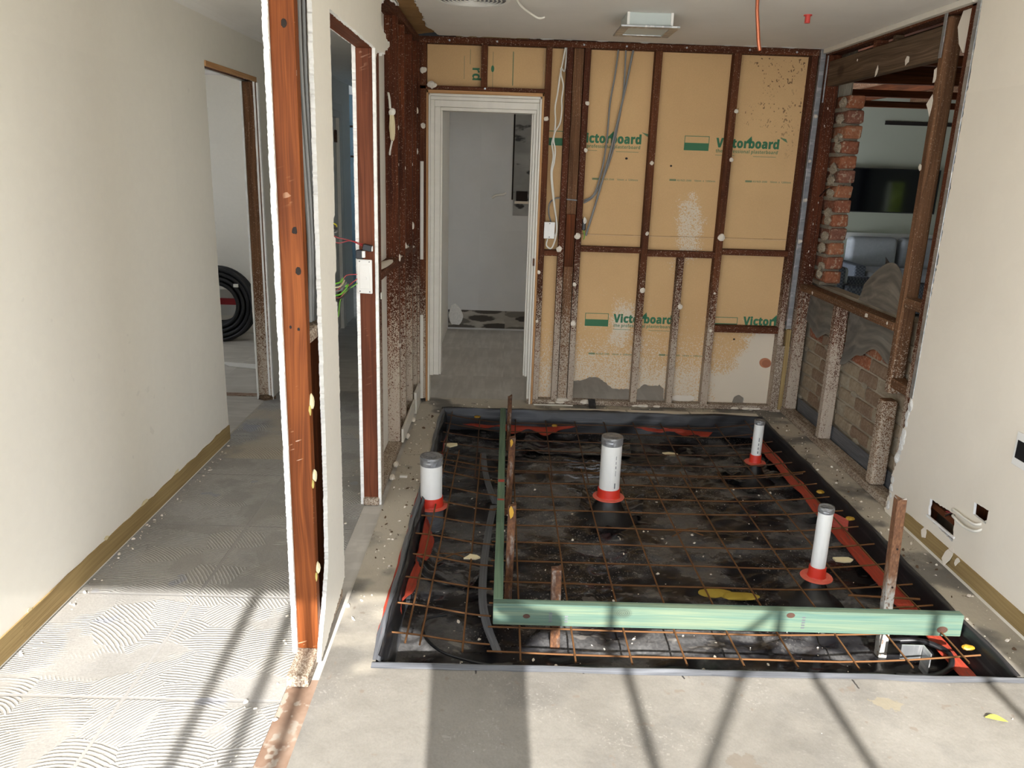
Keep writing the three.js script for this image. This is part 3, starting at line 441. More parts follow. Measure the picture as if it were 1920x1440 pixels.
  cx2.fillStyle = 'rgb(34,30,26)'; for (const [x, y, r] of [[1.075, 1.662, 6], [0.775, 1.70, 7], [1.62, 0.5, 6]]) { cx2.beginPath(); cx2.ellipse(X(x), Y(y), r, r * 0.8, 0, 0, 7); cx2.fill(); }
  cx2.fillStyle = 'rgb(186,122,88)'; cx2.beginPath(); cx2.ellipse(X(1.86), Y(0.335), 34, 28, 0.3, 0, 7); cx2.fill();
  cx2.fillStyle = 'rgba(150,92,66,0.6)'; cx2.beginPath(); cx2.ellipse(X(1.87), Y(0.33), 26, 22, 0.3, 0, 7); cx2.fill();
}
const tBack = new THREE.CanvasTexture(bc); tBack.colorSpace = THREE.SRGBColorSpace; tBack.wrapS = tBack.wrapT = THREE.ClampToEdgeWrapping; tBack.magFilter = THREE.LinearFilter;
M.board = std({ map: tBack, roughness: 0.88, bumpMap: bWall, bumpScale: 0.0003 });
// uv: u = (x + 0.62) / 2.6, v = 1 - (2.4 - y) / 2.4 over a canvas 1890 / (2048 / 2.6) = 2.4 m tall
const boardUV = { long: 'y', su: 2.6, sv: 2.4, ou: (0.62 - 2 * 0.137) / 2.6, ov: 0, step: 0.012 };
const xyB = (a, b, c) => [a, b, BB - 0.010 + c];
part(back, 'plasterboard', boardg([[0.205, 1.1935, 0], [1.985, 1.1965, 0], [1.985, 2.4, 0], [0.205, 2.4, 0]], 0.010, xyB, [], boardUV), [M.board, M.gypsum]);
part(back, 'plasterboard', boardg([[0.205, 0.03, 0], [0.486, 0.03, 0], [0.486, 0.165, 0.004], [0.561, 0.167, 0.004], [0.619, 0.195, 0.004], [0.679, 0.191, 0.005], [0.731, 0.157, 0.006], [0.793, 0.112, 0.005], [0.864, 0.109, 0.005], [0.959, 0.105, 0.004], [1.01, 0.15, 0.005], [1.081, 0.142, 0.006], [1.12, 0.153, 0.004], [1.155, 0.122, 0.004], [1.16, 0.045, 0.004], [1.26, 0.034, 0.004], [1.335, 0.04, 0.004], [1.652, 0.029, 0.002], [1.667, 0.077, 0.004], [1.696, 0.093, 0.004], [1.733, 0.073, 0.004], [1.738, 0.03, 0], [1.985, 0.03, 0], [1.985, 1.196, 0], [0.205, 1.193, 0]], 0.010, xyB, [], boardUV), [M.board, M.gypsum]);
part(back, 'plasterboard', boardg([[-0.60, 2.06, 0], [0.204, 2.06, 0], [0.204, 2.4, 0], [-0.60, 2.4, 0]], 0.010, xyB, [], boardUV), [M.board, M.gypsum]);
part(back, 'torn_paper_flap', lumpg(0.05, 1.6, 0.5, 0.12, 31).translate(1.30, 0.055, BB + 0.006), M.daub);
// frame
const zS = BZ - 0.07;
beam(back, 'top_plate', -0.60, 1.985, 2.362, 2.402, zS, BZ, M.studBack2);
beam(back, 'bottom_plate', 0.17, 1.99, 0.0, 0.036, zS, BZ, M.dirtyPlate, { r: 0.006 });
const bs = {};
for (const [k, x0, x1, y0, y1, m] of [['corner', -0.586, -0.546, 0.02, 2.362, 'studBack2'], ['jack', -0.198, -0.158, 2.108, 2.362, 'studBack2'], ['jamb', 0.214, 0.252, 0.036, 2.362, 'studBack2'], ['a', 0.345, 0.386, 0.036, 2.362, 'studBack'], ['b', 0.458, 0.498, 0.036, 2.362, 'studBack'], ['c', 0.907, 0.952, 0.036, 2.362, 'studBack2'], ['d', 1.407, 1.455, 0.036, 2.362, 'studBack2'], ['e', 1.902, 1.942, 0.036, 2.362, 'studBack'], ['short', 1.162, 1.204, 0.036, 1.066, 'studBack']])
  bs[k] = beam(back, 'stud', x0, x1, y0, y1, zS, BZ, M[m]);
beam(back, 'packing_post', 0.390, 0.455, 0.036, 2.362, zS, BZ - 0.018, M.oldBrown);
beam(back, 'packing_block', 0.390, 0.452, 0.98, 1.33, BZ - 0.018, BZ - 0.004, M.innerStud);
beam(back, 'door_header', -0.586, 0.214, 2.086, 2.110, zS, BZ, M.studBack2);
beam(back, 'noggin', 0.498, 0.907, 1.085, 1.122, zS, BZ, M.studBack2); beam(back, 'noggin', 0.952, 1.407, 1.067, 1.108, zS, BZ, M.studBack2); beam(back, 'noggin', 1.455, 1.902, 1.093, 1.131, zS, BZ, M.studBack2);
beam(back, 'noggin', 1.455, 1.902, 0.560, 0.605, zS, BZ, M.studBack); beam(back, 'noggin', 0.252, 0.345, 1.05, 1.088, zS, BZ, M.studBack2);
for (const [y0, y1] of [[0.02, 0.62], [1.0, 1.64]]) box(back, 'painted_strip', -0.584, -0.562, y0, y1, BZ, BZ + 0.006, M.whitePaint, 0.002);
const daubs = [['b', 0.489, 2.032], ['b', 0.495, 1.742], ['d', 1.452, 2.014], ['d', 1.453, 1.712], ['c', 0.933, 1.675], ['corner', -0.566, 2.2, 1.3], ['jamb', 0.229, 1.929, 0.9], ['a', 0.351, 1.098, 1.2], ['b', 0.472, 1.187, 1.2], ['b', 0.468, 0.863, 0.8], ['b', 0.475, 0.593, 1.1], ['c', 0.938, 0.834, 1.1], ['short', 1.203, 0.731, 1.1], ['d', 1.438, 1.21, 1.4], ['c', 0.937, 1.219, 0.8], ['d', 1.432, 0.831, 0.5], ['d', 1.429, 0.57, 0.6], ['jamb', 0.221, 0.939, 0.8], ['jamb', 0.222, 0.6, 0.6], ['corner', -0.566, 1.86, 1.0]];
daubs.forEach(([k, x, y, s = 0.8], i) => part(bs[k], 'glue_daub', lumpg(0.0155 * s, 1, 1.05, 0.4, i * 2.7, 2).translate(x, y, BZ + 0.001), M.daub));
part(back, 'glue_daub', lumpg(0.03, 1, 0.7, 0.3, 77).translate(-0.51, 2.112, BZ), M.daub);
for (const [x, y] of [[-0.4, 2.38], [-0.1, 2.382], [0.45, 2.38], [0.72, 2.38], [1.1, 2.384], [1.5, 2.384], [1.8, 2.38], [-0.17, 2.1]]) part(back, 'nail_head', new THREE.CylinderGeometry(0.006, 0.006, 0.004, 10).rotateX(Math.PI / 2).translate(x, y, BZ + 0.001), M.galv);
for (let i = 0; i < 14; i++) part(back, 'plaster_lump', lumpg(rr(0.012, 0.035), 1.5, 0.5, 0.8, i * 4.4).translate(rr(0.3, 1.9), 0.038 + rr(-0.03, 0.004), BZ + rr(-0.02, 0.012)), M.daub);
for (let i = 0; i < 16; i++) { const x = -0.35 + i * 0.15 + rr(-0.05, 0.05); part(back, 'torn_ceiling_edge', lumpg(rr(0.012, 0.028), 1.8, 0.35, 0.5, i * 1.9).translate(x, 2.402, -5.365 + rr(-0.01, 0.015)), M.gypsum); }
beam(back, 'packing_strip', -0.36, 0.1, 2.402, 2.416, -5.44, -5.38, M.skirt);
beam(back, 'edge_strip', 0.22, 0.5, 0.002, 0.012, -5.385, -5.372, M.whitePaint);
for (const [x0, x1] of [[0.40, 0.86], [0.87, 1.30], [1.31, 1.78]]) box(floor, 'edge_mortar', x0, x1, -0.02, 0.012, -5.30, -5.235, M.daub, 0.004);

// galvanised angle in the corner
const angle = struct('trim_1', 'galvanised steel corner strap standing against the end of the back wall', 'trim');
box(angle, 'strap', 1.944, 1.985, 0.60, 2.405, BZ + 0.001, BZ + 0.005, M.galv, 0.001);
box(angle, 'strap_fold', 1.944, 1.949, 0.60, 2.405, BZ + 0.005, BZ + 0.03, M.galv, 0.001);
for (const [y, s] of [[2.0, 0.9], [1.72, 0.7], [1.47, 1.0], [1.2, 1.1]]) part(angle, 'glue_daub', lumpg(0.02 * s, 1, 0.7, 0.5, y * 11).translate(1.964, y, BZ + 0.007), M.daub);
beam(angle, 'corner_batten', 1.952, 1.982, 0.02, 0.60, BZ, BZ + 0.03, M.skirt);
beam(angle, 'corner_packer', 1.90, 1.99, 0.0, 0.48, BZ + 0.002, BZ + 0.022, M.dirtyPlate);

// doorway in the back wall
const dz = BZ + 0.012, door = struct('door_1', 'white painted door frame without a door in the back wall', 'door frame');
beam(door, 'raw_edge', -0.546, -0.531, 0.0, 2.084, -5.50, dz - 0.006, M.rawPine); beam(door, 'raw_edge', 0.198, 0.213, 0.0, 2.084, -5.50, dz - 0.006, M.rawPine); beam(door, 'raw_edge', -0.546, 0.213, 2.062, 2.084, -5.50, dz - 0.006, M.rawPine);
box(door, 'frame_post', -0.531, -0.518, 0.005, 2.062, -5.52, dz, M.whitePaint, 0.003); box(door, 'frame_post', 0.185, 0.198, 0.0, 2.062, -5.52, dz, M.whitePaint, 0.003); box(door, 'frame_head', -0.531, 0.198, 2.046, 2.062, -5.52, dz, M.whitePaint, 0.003);
for (const [a, b, z0, y0, y1] of [[-0.518, -0.492, dz - 0.014, 0.19, 2.024], [-0.492, -0.455, dz - 0.03, 0.19, 1.982], [-0.455, -0.442, dz - 0.045, 0.19, 1.96]]) box(door, 'frame_moulding', a, b, y0, y1, -5.56, z0, M.whitePaint, 0.003);
for (const [a, b, z0, y0, y1] of [[0.168, 0.185, dz - 0.022, 0.0, 2.024], [0.150, 0.168, dz - 0.05, 0.19, 1.982], [0.138, 0.150, dz - 0.07, 0.19, 1.96]]) box(door, 'frame_moulding', a, b, y0, y1, -5.56, z0, M.whitePaint, 0.003);
for (const [y0, y1, z0] of [[2.024, 2.046, dz - 0.014], [1.982, 2.024, dz - 0.03], [1.960, 1.982, dz - 0.045]]) box(door, 'frame_moulding', -0.518, 0.185, y0, y1, -5.56, z0, M.whitePaint, 0.003);
box(door, 'strike_plate', 0.178, 0.19, 0.98, 1.03, dz - 0.01, dz + 0.001, M.rust, 0.001);

// room behind the doorway
const rear = struct('wall_rear_room', 'grey plastered walls of the small room behind the doorway', 'wall');
M.rearWall = std({ map: tex(512, 512, (u, v) => { const k = (F(u * 4, v * 4, 4) - 0.5) * 12; return [216 + k, 216 + k, 213 + k]; }), roughness: 0.75 });
M.stripped = std({ map: tex(256, 512, (u, v) => mix3(mix3([130, 130, 126], [176, 175, 170], F(u * 5, v * 9, 4)), [66, 66, 66], sstep(0.62, 0.8, F(u * 8 + 5, v * 16, 4)))), roughness: 0.9 });
M.adhesive = std({ map: tex(512, 128, (u, v) => { const x = u * 12, y = v * 3, ci = Math.floor(x), cj = Math.floor(y); let m = 0; for (let i = -1; i <= 1; i++) for (let j = -1; j <= 1; j++) { const a = LAT[((cj + j + 40 & 255) << 8) + (ci + i & 255)], b = LAT[((ci + i + 70 & 255) << 8) + (cj + j & 255)]; const dd = Math.hypot(x - ci - i - 0.2 - a * 0.6, (y - cj - j - 0.2 - b * 0.6) * 0.9) + (F(u * 60, v * 30, 2) - 0.5) * 0.15; m = Math.max(m, sstep(0.42, 0.34, dd) * (0.4 + 0.6 * a)); } return mix3(mix3([150, 144, 132], [186, 180, 168], F(u * 20, v * 8, 3)), [72, 68, 62], m); }), roughness: 0.95 });
part(rear, 'rear_wall', boardg([[-0.6, 0, 0], [1.95, 0, 0], [1.95, 2.4, 0], [-0.6, 2.4, 0]], 0.15, (a, b, c) => [a, b, -8.1 + c], [[[0.75, 0.8, 0], [1.8, 0.8, 0], [1.8, 2.15, 0], [0.75, 2.15, 0]]]), M.rearWall);
box(rear, 'adhesive_band', -0.575, 1.0, 0.02, 0.20, -7.951, -7.942, M.adhesive, 0.001);
box(rear, 'stripped_patch', 0.045, 0.36, 1.15, 2.34, -7.951, -7.944, M.stripped, 0.001); box(rear, 'cut_line', 0.03, 0.045, 1.3, 2.34, -7.952, -7.946, M.dark, 0.001);
box(rear, 'socket_box', 0.075, 0.185, 1.29, 1.385, -7.952, -7.938, M.dark, 0.004); box(rear, 'box_rim', 0.06, 0.2, 1.265, 1.29, -7.951, -7.93, M.daub, 0.004);
part(rear, 'cable_stub', tubeg([[-0.03, 1.36, -7.95], [-0.05, 1.35, -7.90], [-0.12, 1.34, -7.9], [-0.16, 1.315, -7.91]], 0.011), M.cable);
part(rear, 'torn_plaster', lumpg(0.07, 1, 1.5, 0.15, 8).translate(-0.5, 0.14, -7.943), M.gypsum);
box(rear, 'right_wall', 1.95, 2.05, 0, 2.4, -8.1, -5.49, M.rearWall, 0);

// ---------------------------------------------------------------- right wall: stud frame with a window opening, brick beyond
const right = struct('wall_right', 'half stripped right wall with timber framing and an empty window opening', 'wall');
const RX = 1.985, RO = 2.062;
beam(right, 'bottom_plate', RX - 0.01, RO, 0.0, 0.045, -5.41, -3.64, M.dirtyPlate, { r: 0.006 });
beam(right, 'top_plate', RX, RO, 2.362, 2.405, -5.41, -3.60, M.studSide);
const far = beam(right, 'stud', RX, RO, 0.045, 2.362, -5.375, -5.330, M.studSide, { label: 'red-brown window stud beside the corner strap' });
beam(right, 'stud', RX + 0.002, RO, 0.045, 2.362, -5.41, -5.376, M.studBack);
beam(right, 'cripple_stud', RX, RO, 0.045, 0.882, -4.755, -4.705, M.studBack);
const near = beam(right, 'stud', RX, RO, 0.56, 2.362, -3.985, -3.925, M.oldBrown, { r: 0.016 });
beam(right, 'stud_stub', RX - 0.006, RO, 0.045, 0.52, -4.02, -3.945, M.oldBrown, { r: 0.016 });
beam(right, 'stud', RX, RO, 0.045, 2.40, -3.755, -3.705, M.studSide);
beam(right, 'window_sill', RX - 0.002, RO, 0.882, 0.925, -5.330, -3.985, M.oldBrown);
beam(right, 'lintel', RX, RO - 0.02, 2.176, 2.322, -5.330, -3.985, M.oldGrey, { r: 0.004 });
beam(right, 'jack_stud', RX + 0.01, RO, 2.322, 2.362, -4.74, -4.70, M.studBack2); beam(right, 'jack_stud', RX + 0.03, RO, 2.322, 2.362, -4.55, -4.52, M.oldGrey);
for (const y of [1.015, 0.60]) beam(right, 'noggin', RX + 0.004, RO - 0.01, y, y + 0.05, -3.925, -3.755, M.oldBrown);
box(right, 'steel_strip', RX - 0.004, RX, 2.08, 2.36, -5.362, -5.348, M.galv, 0.001); box(right, 'steel_strip', RX - 0.005, RX, 2.18, 2.40, -3.97, -3.945, M.galv, 0.001);
for (const [z, y, s] of [[-4.62, 2.19, 1.2], [-4.28, 2.21, 1.3], [-4.9, 2.28, 0.4]]) part(right, 'paint_flake', flakeg(0.03 * s, 0.045 * s, z).rotateY(Math.PI / 2).translate(RX - 0.002, y, z), M.daub);
for (const [y, s] of [[2.10, 1.3], [1.98, 2.0], [1.69, 0.9]]) part(near, 'paint_flake', flakeg(0.03 * s, 0.05 * s, y).rotateY(Math.PI / 2).translate(RX - 0.002, y, -3.975), M.daub);
part(right, 'torn_plaster', flakeg(0.10, 0.20, 0.51, 0.008).rotateY(Math.PI / 2).translate(RX + 0.01, 2.30, -3.80), M.daub);
for (const [z, y, s] of [[-5.1, 0.90, 0.7], [-4.3, 0.905, 1.1], [-4.05, 0.91, 0.6]]) part(right, 'paint_flake', flakeg(0.03 * s, 0.03 * s, z * 5).rotateY(Math.PI / 2).translate(RX - 0.004, y, z), M.daub);
for (let i = 0; i < 9; i++) part(far, 'plaster_fleck', lumpg(0.006, 0.4, 1.2, 0.8, i).translate(RO - 0.03 - rr(0, 0.03), rr(0.3, 2.1), -5.329), M.daub);
// near plasterboard with two cut-outs
const holesR = [[[-3.344, 0.235, 0.003], [-3.140, 0.25, 0.003], [-3.122, 0.132, 0.004], [-3.337, 0.147, 0.004]], [[-3.030, 0.358, 0.001], [-2.930, 0.366, 0.001], [-2.930, 0.306, 0.001], [-3.022, 0.308, 0.001]]];
part(right, 'plasterboard', boardg([[1.2, 0, 0], [1.2, 2.4, 0], [-3.638, 2.4, 0.003], [-3.632, 2.05, 0.008], [-3.638, 0.95, 0.005], [-3.66, 0.66, 0.012], [-3.675, 0.45, 0.016], [-3.70, 0.25, 0.016], [-3.715, 0.0, 0]], 0.011, (a, b, c) => [1.963 + c, b, a], [...holesR, SIDE_WIN], { step: 0.012, su: 2, sv: 2 }), [M.wallRight, M.gypsum]);
box(right, 'stud_face', 1.976, RX, 0.0, 2.40, -3.705, -3.668, M.studSide, 0.001);
box(right, 'corner_bead', 1.960, 1.976, 0.62, 2.40, -3.672, -3.640, M.galv, 0.002, 'galvanised corner bead');
for (const z of [-3.45, -3.09, -2.86, -2.4, -1.8]) beam(right, 'stud', 1.976, RO, 0.0, 2.4, z - 0.02, z + 0.02, M.innerStud);
beam(right, 'noggin', 1.99, RO, 0.18, 0.21, -3.43, -3.11, M.innerStud);
box(right, 'lining_sliver', 1.955, 1.963, 0.150, 0.160, -3.34, -3.11, M.gypsum, 0.001);
const plateR = thing('wall_socket', 'dark-edged socket cut-out plate at the right wall', 'socket', [1.963, 0.67, -2.80]);
box(plateR, 'rim', 1.957, 1.964, 0.60, 0.73, -2.85, -2.76, M.white, 0.002); box(plateR, 'socket_recess', 1.955, 1.958, 0.63, 0.70, -2.835, -2.775, M.blackPlastic, 0.002);
const baseboardRight = struct('baseboard_right', 'tan raw board along the foot of the right wall', 'baseboard');
part(baseboardRight, 'board', uvm(boardg([[1.2, 0.012, 0], [1.2, 0.092, 0], [-3.2, 0.092, 0.003], [-3.52, 0.085, 0.006], [-3.6, 0.02, 0]], 0.006, (a, b, c) => [1.957 + c, b, a], [], { step: 0.05 }), 'z', 0.35, 2.4), M.skirt);
for (const [z, s] of [[-3.33, 1.2], [-3.12, 1.7], [-3.05, 0.8]]) part(baseboardRight, 'torn_paint', flakeg(0.04 * s, 0.05 * s, z * 3, 0.003).rotateX(0.3).rotateY(Math.PI / 2).translate(1.952, 0.075, z), M.daub);
for (let i = 0; i < 22; i++) { const y = rr(0.02, 0.62); part(right, 'torn_plaster', lumpg(rr(0.01, 0.024), 0.5, 1.2, 1, i * 7.7).translate(1.966, y, -3.705 + y * 0.09 + rr(-0.012, 0.012)), M.gypsum); }
// brick skin
const skin = part(right, 'brick_skin', boxg(2.095, 2.175, -0.2, 0.93, -5.5, -3.55, 0), std({ map: tex(256, 256, (u, v) => { const k = (F(u * 20, v * 20, 4) - 0.5) * 40; return [168 + k, 156 + k, 136 + k]; }), roughness: 0.95, bumpMap: gray(128, 128, (u, v) => F(u * 20, v * 20, 3)), bumpScale: 0.01 }));
const mortarM = skin.material;
const brickMs = [[158, 96, 64], [146, 88, 62], [168, 108, 74], [136, 88, 68]].map((c, i) => std({ map: tex(128, 128, (u, v) => { const a = F(u * 8 + i * 9, v * 8, 4), b = N(u * 60, v * 60); return mix3(mix3([c[0] - 26, c[1] - 22, c[2] - 16], [c[0] + 22, c[1] + 20, c[2] + 18], a), [196, 180, 156], sstep(0.60, 0.72, F(u * 10 + 3, v * 10 + i, 3)) * 0.6 + (b > 0.9 ? 0.25 : 0)); }), roughness: 0.92, bumpMap: bWall, bumpScale: 0.003 }));
const brickDusty = [[166, 150, 126], [150, 128, 106], [172, 160, 138]].map((c, i) => std({ map: tex(128, 128, (u, v) => mix3([c[0] - 24, c[1] - 26, c[2] - 26], [c[0] + 14, c[1] + 14, c[2] + 14], F(u * 9 + i * 5, v * 9, 4))), roughness: 0.95, bumpMap: bWall, bumpScale: 0.004 }));
function brickg(x0, x1, y0, y1, z0, z1, s) { const g = new RoundedBoxGeometry(x1 - x0, y1 - y0, z1 - z0, 1, 0.012), p = g.attributes.position; for (let i = 0; i < p.count; i++) { const x = p.getX(i), y = p.getY(i), z = p.getZ(i); p.setXYZ(i, x + (N(y * 60 + s, z * 60) - 0.5) * 0.012, y + (N(x * 50 + s, z * 40) - 0.5) * 0.008, z + (N(x * 60, y * 60 + s) - 0.5) * 0.016); } g.computeVertexNormals(); return uvm(g.translate((x0 + x1) / 2, (y0 + y1) / 2, (z0 + z1) / 2), 'y', 0.12, 0.12, s, s * 2); }
for (let r = 0; r < 13; r++) {                              // toothed jamb of the opening
  const y = 0.955 + r * 0.0905; part(skin, 'brick', brickg(2.085, 2.19, y, y + 0.078, -5.42, -5.19 + rr(-0.012, 0.016), r * 3.3), brickMs[r % 4]);
  part(skin, 'mortar_joint', boxg(2.07 + rr(-0.012, 0.01), 2.182, y - 0.018, y + 0.004, -5.42, -5.215, 0.003), mortarM);
  part(skin, 'mortar_lump', lumpg(0.036, 0.45, 0.9, 1.3, r * 2.1 + 3.3, 2).translate(2.070 + rr(-0.006, 0.012), y + rr(-0.01, 0.06), -5.262), mortarM);
}
for (let r = 0; r < 8; r++) for (let c = 0; c < 8; c++) {    // courses below the sill
  const y = 0.135 + r * 0.086, z0 = -5.44 + c * 0.235 + (r % 2) * 0.117, z1 = Math.min(z0 + 0.225, -3.58); if (z1 - z0 < 0.05) continue;
  const m = (r > 4 && (c + r) % 3) ? brickMs[(r + c) % 4] : brickDusty[(r * 3 + c) % 3];
  part(skin, 'brick', brickg(2.083 + rr(-0.004, 0.006), 2.15, y, y + 0.076, z0, z1, r * 9.1 + c * 3.7), m);
  if ((r * 5 + c * 3) % 4 === 0) part(skin, 'mortar_lump', lumpg(0.03, 0.35, 0.6, 1.4, r + c * 2.3).translate(2.082, y + 0.0, z0 + 0.1), mortarM);
}
part(right, 'black_strap', sheetg((u, v) => [2.03 + u * 0.10, 1.50 + 0.10 * u + 0.02 * Math.sin(u * 5), -5.325 + u * 0.13 + (v - 0.5) * 0.015], 10, 2, 0.002), M.blackPlastic);
part(right, 'damp_course', sheetg((u, v) => [2.074 - 0.006 * N(u * 9, v * 3), -0.01 + v * 0.14, -5.33 + u * 1.7], 40, 4, 0.002, 3), M.linerGrey);
part(right, 'brick_pier_back', boxg(2.10, 2.19, -0.2, 2.75, -5.9, -5.42, 0), mortarM);
part(right, 'masonry_leaf', boardg([[-3.56, -0.2, 0], [1.3, -0.2, 0], [1.3, 2.75, 0], [-3.56, 2.75, 0]], 0.1, (a, b, c) => [2.1 + c, b, a], [SIDE_WIN]), mortarM);
part(right, 'masonry_head', boxg(2.10, 2.2, 2.5, 2.75, -5.42, -3.56, 0), mortarM);
M.sarking = std({ map: tex(256, 256, (u, v) => mix3([74, 72, 68], [150, 144, 132], F(u * 4 + F(u * 3, v * 3, 2) * 3, v * 9, 4))), roughness: 0.55 });
part(right, 'sarking_sheet', sheetg((u, v) => [2.068 - 0.012 * Math.sin(u * 14 + v * 2) * v - 0.006, 0.885 - v * (0.20 + 0.1 * N(u * 5, 1)), -5.33 + u * 0.56], 24, 14, 0.0015), M.sarking);
part(right, 'sarking_sheet', sheetg((u, v) => [2.068 - 0.02 * N(u * 6, v * 3) * v - 0.006, 0.885 - v * (0.16 + 0.2 * N(u * 3.3 + 8, 4)), -4.69 + u * 0.68], 26, 14, 0.0015), M.sarking);
// grey sheet folded over the sill
const fold = thing('grey_flashing_sheet', 'stiff grey sheet folded over the sill of the empty window opening', 'sheet', [2.1, 0.93, -4.4]);
part(fold, 'sheet', sheetg((u, v) => { const ax = -4.69 + (0.10 + 0.36 * v) * 1, top = [2.12, 0.93 + 0.25 * Math.sin(Math.PI * (0.12 + 0.75 * u)) * (0.6 + 0.4 * v), -4.68 + u * 0.50]; const bot = [2.09, 0.93, -4.66 + u * 0.52]; return [bot[0] + (top[0] - bot[0]) * v + 0.03 * Math.sin(u * 3) * v, bot[1] + (top[1] - bot[1]) * v, bot[2] + (top[2] - bot[2]) * v]; }, 20, 10, 0.003), M.sarking);
part(fold, 'folded_flap', sheetg((u, v) => { const t = [2.16, 1.20 - 0.03 * u, -4.56 + 0.06 * u], m = [2.14 + u * 0.02, 1.10 - u * 0.1, -4.58 + u * 0.38]; return [t[0] + (m[0] - t[0]) * v + 0.02 * Math.sin(v * 3), t[1] + (m[1] - t[1]) * v - 0.10 * v * u, t[2] + (m[2] - t[2]) * v]; }, 12, 10, 0.003), M.liner);
// ---------------------------------------------------------------- in the pit: reinforcement, pipes, formwork, stakes
const meshY = (x, z) => -0.068 + 0.05 * sstep(0.0, -0.42, x) + 0.045 * sstep(1.35, 1.8, x) + (F(x * 2.2, z * 2.2, 2) - 0.5) * 0.014;
function meshSheet(label, zs, xs, zr, xr, lift, mat) {
  const g = thing('reinforcement_mesh', label, 'steel mesh', [(xr[0] + xr[1]) / 2, -0.06, (zr[0] + zr[1]) / 2]);
  const bar = (name, p0, p1) => { const pts = []; for (let i = 0; i <= 7; i++) { const t = i / 7, x = p0[0] + (p1[0] - p0[0]) * t, z = p0[1] + (p1[1] - p0[1]) * t; pts.push([x, meshY(x, z) + lift + (name === 'long_bar' ? 0.0065 : 0), z]); } part(g, name, tubeg(pts, 0.0039, 5, 14), mat); };
  for (const z of zs) bar('cross_bar', [xr[0], z + rr(-0.004, 0.004)], [xr[1], z + rr(-0.004, 0.004)]);
  for (const [xa, xb] of xs) bar('long_bar', [xa, zr[1]], [xb, zr[0]]);
  return g;
}
meshSheet('rusty steel mesh over the main part of the pit', [-2.525, -2.687, -2.86, -3.03, -3.215, -3.40, -3.58, -3.765, -3.94, -4.125, -4.30], [[0.092, 0.078], [0.29, 0.28], [0.493, 0.47], [0.69, 0.66], [0.895, 0.85], [1.09, 1.05], [1.312, 1.27], [1.502, 1.47], [1.70, 1.68]], [-4.34, -2.47], [-0.03, 1.77], 0, M.rebar);
meshSheet('rusty steel mesh lapping at the back edge of the pit', [-4.24, -4.42, -4.60, -4.78, -4.96, -5.14], [[-0.33, -0.34], [-0.14, -0.15], [0.075, 0.094], [0.29, 0.30], [0.49, 0.50], [0.69, 0.70], [0.88, 0.90], [1.07, 1.09], [1.27, 1.28], [1.46, 1.47], [1.66, 1.67]], [-5.19, -4.1], [-0.37, 1.73], 0.014, M.rebarDark);
meshSheet('rusty steel mesh strip left of the long green timber', [-2.56, -2.755, -2.96, -3.16, -3.365, -3.56, -3.745, -3.94, -4.14, -4.33], [[-0.322, -0.318], [-0.117, -0.12], [-0.27, -0.25]], [-4.5, -2.49], [-0.385, -0.02], 0.004, M.rebar);
single('threaded_rod', tubeg([[0.09, -0.085, -2.42], [0.7, -0.086, -2.415], [1.32, -0.088, -2.41]], 0.007, 8), M.rustGalv, 'thick ribbed steel rod lying along the front edge of the pit', 'rod', [0.7, -0.09, -2.415]);
single('loose_bar', tubeg([[1.42, 0.01, -2.86], [1.70, 0.012, -2.84]], 0.005, 6), M.rebar, 'short orange bar end poking out beside the right steel stake', 'bar', [1.55, 0.01, -2.85]);
for (const [x, z, l] of [[0.93, -3.62, 'crossed wire ties twisted on the mesh in mid pit'], [-0.2, -3.3, 'crossed wire ties near the left edge of the mesh']]) { const g = thing('wire_tie', l, 'wire', [x, -0.09, z]); for (const a of [0.3, -0.6]) part(g, 'wire', tubeg([[x - 0.09 * Math.cos(a), -0.10, z - 0.09 * Math.sin(a)], [x, -0.085, z], [x + 0.09 * Math.cos(a), -0.10, z + 0.09 * Math.sin(a)]], 0.003, 5), M.rebar); }

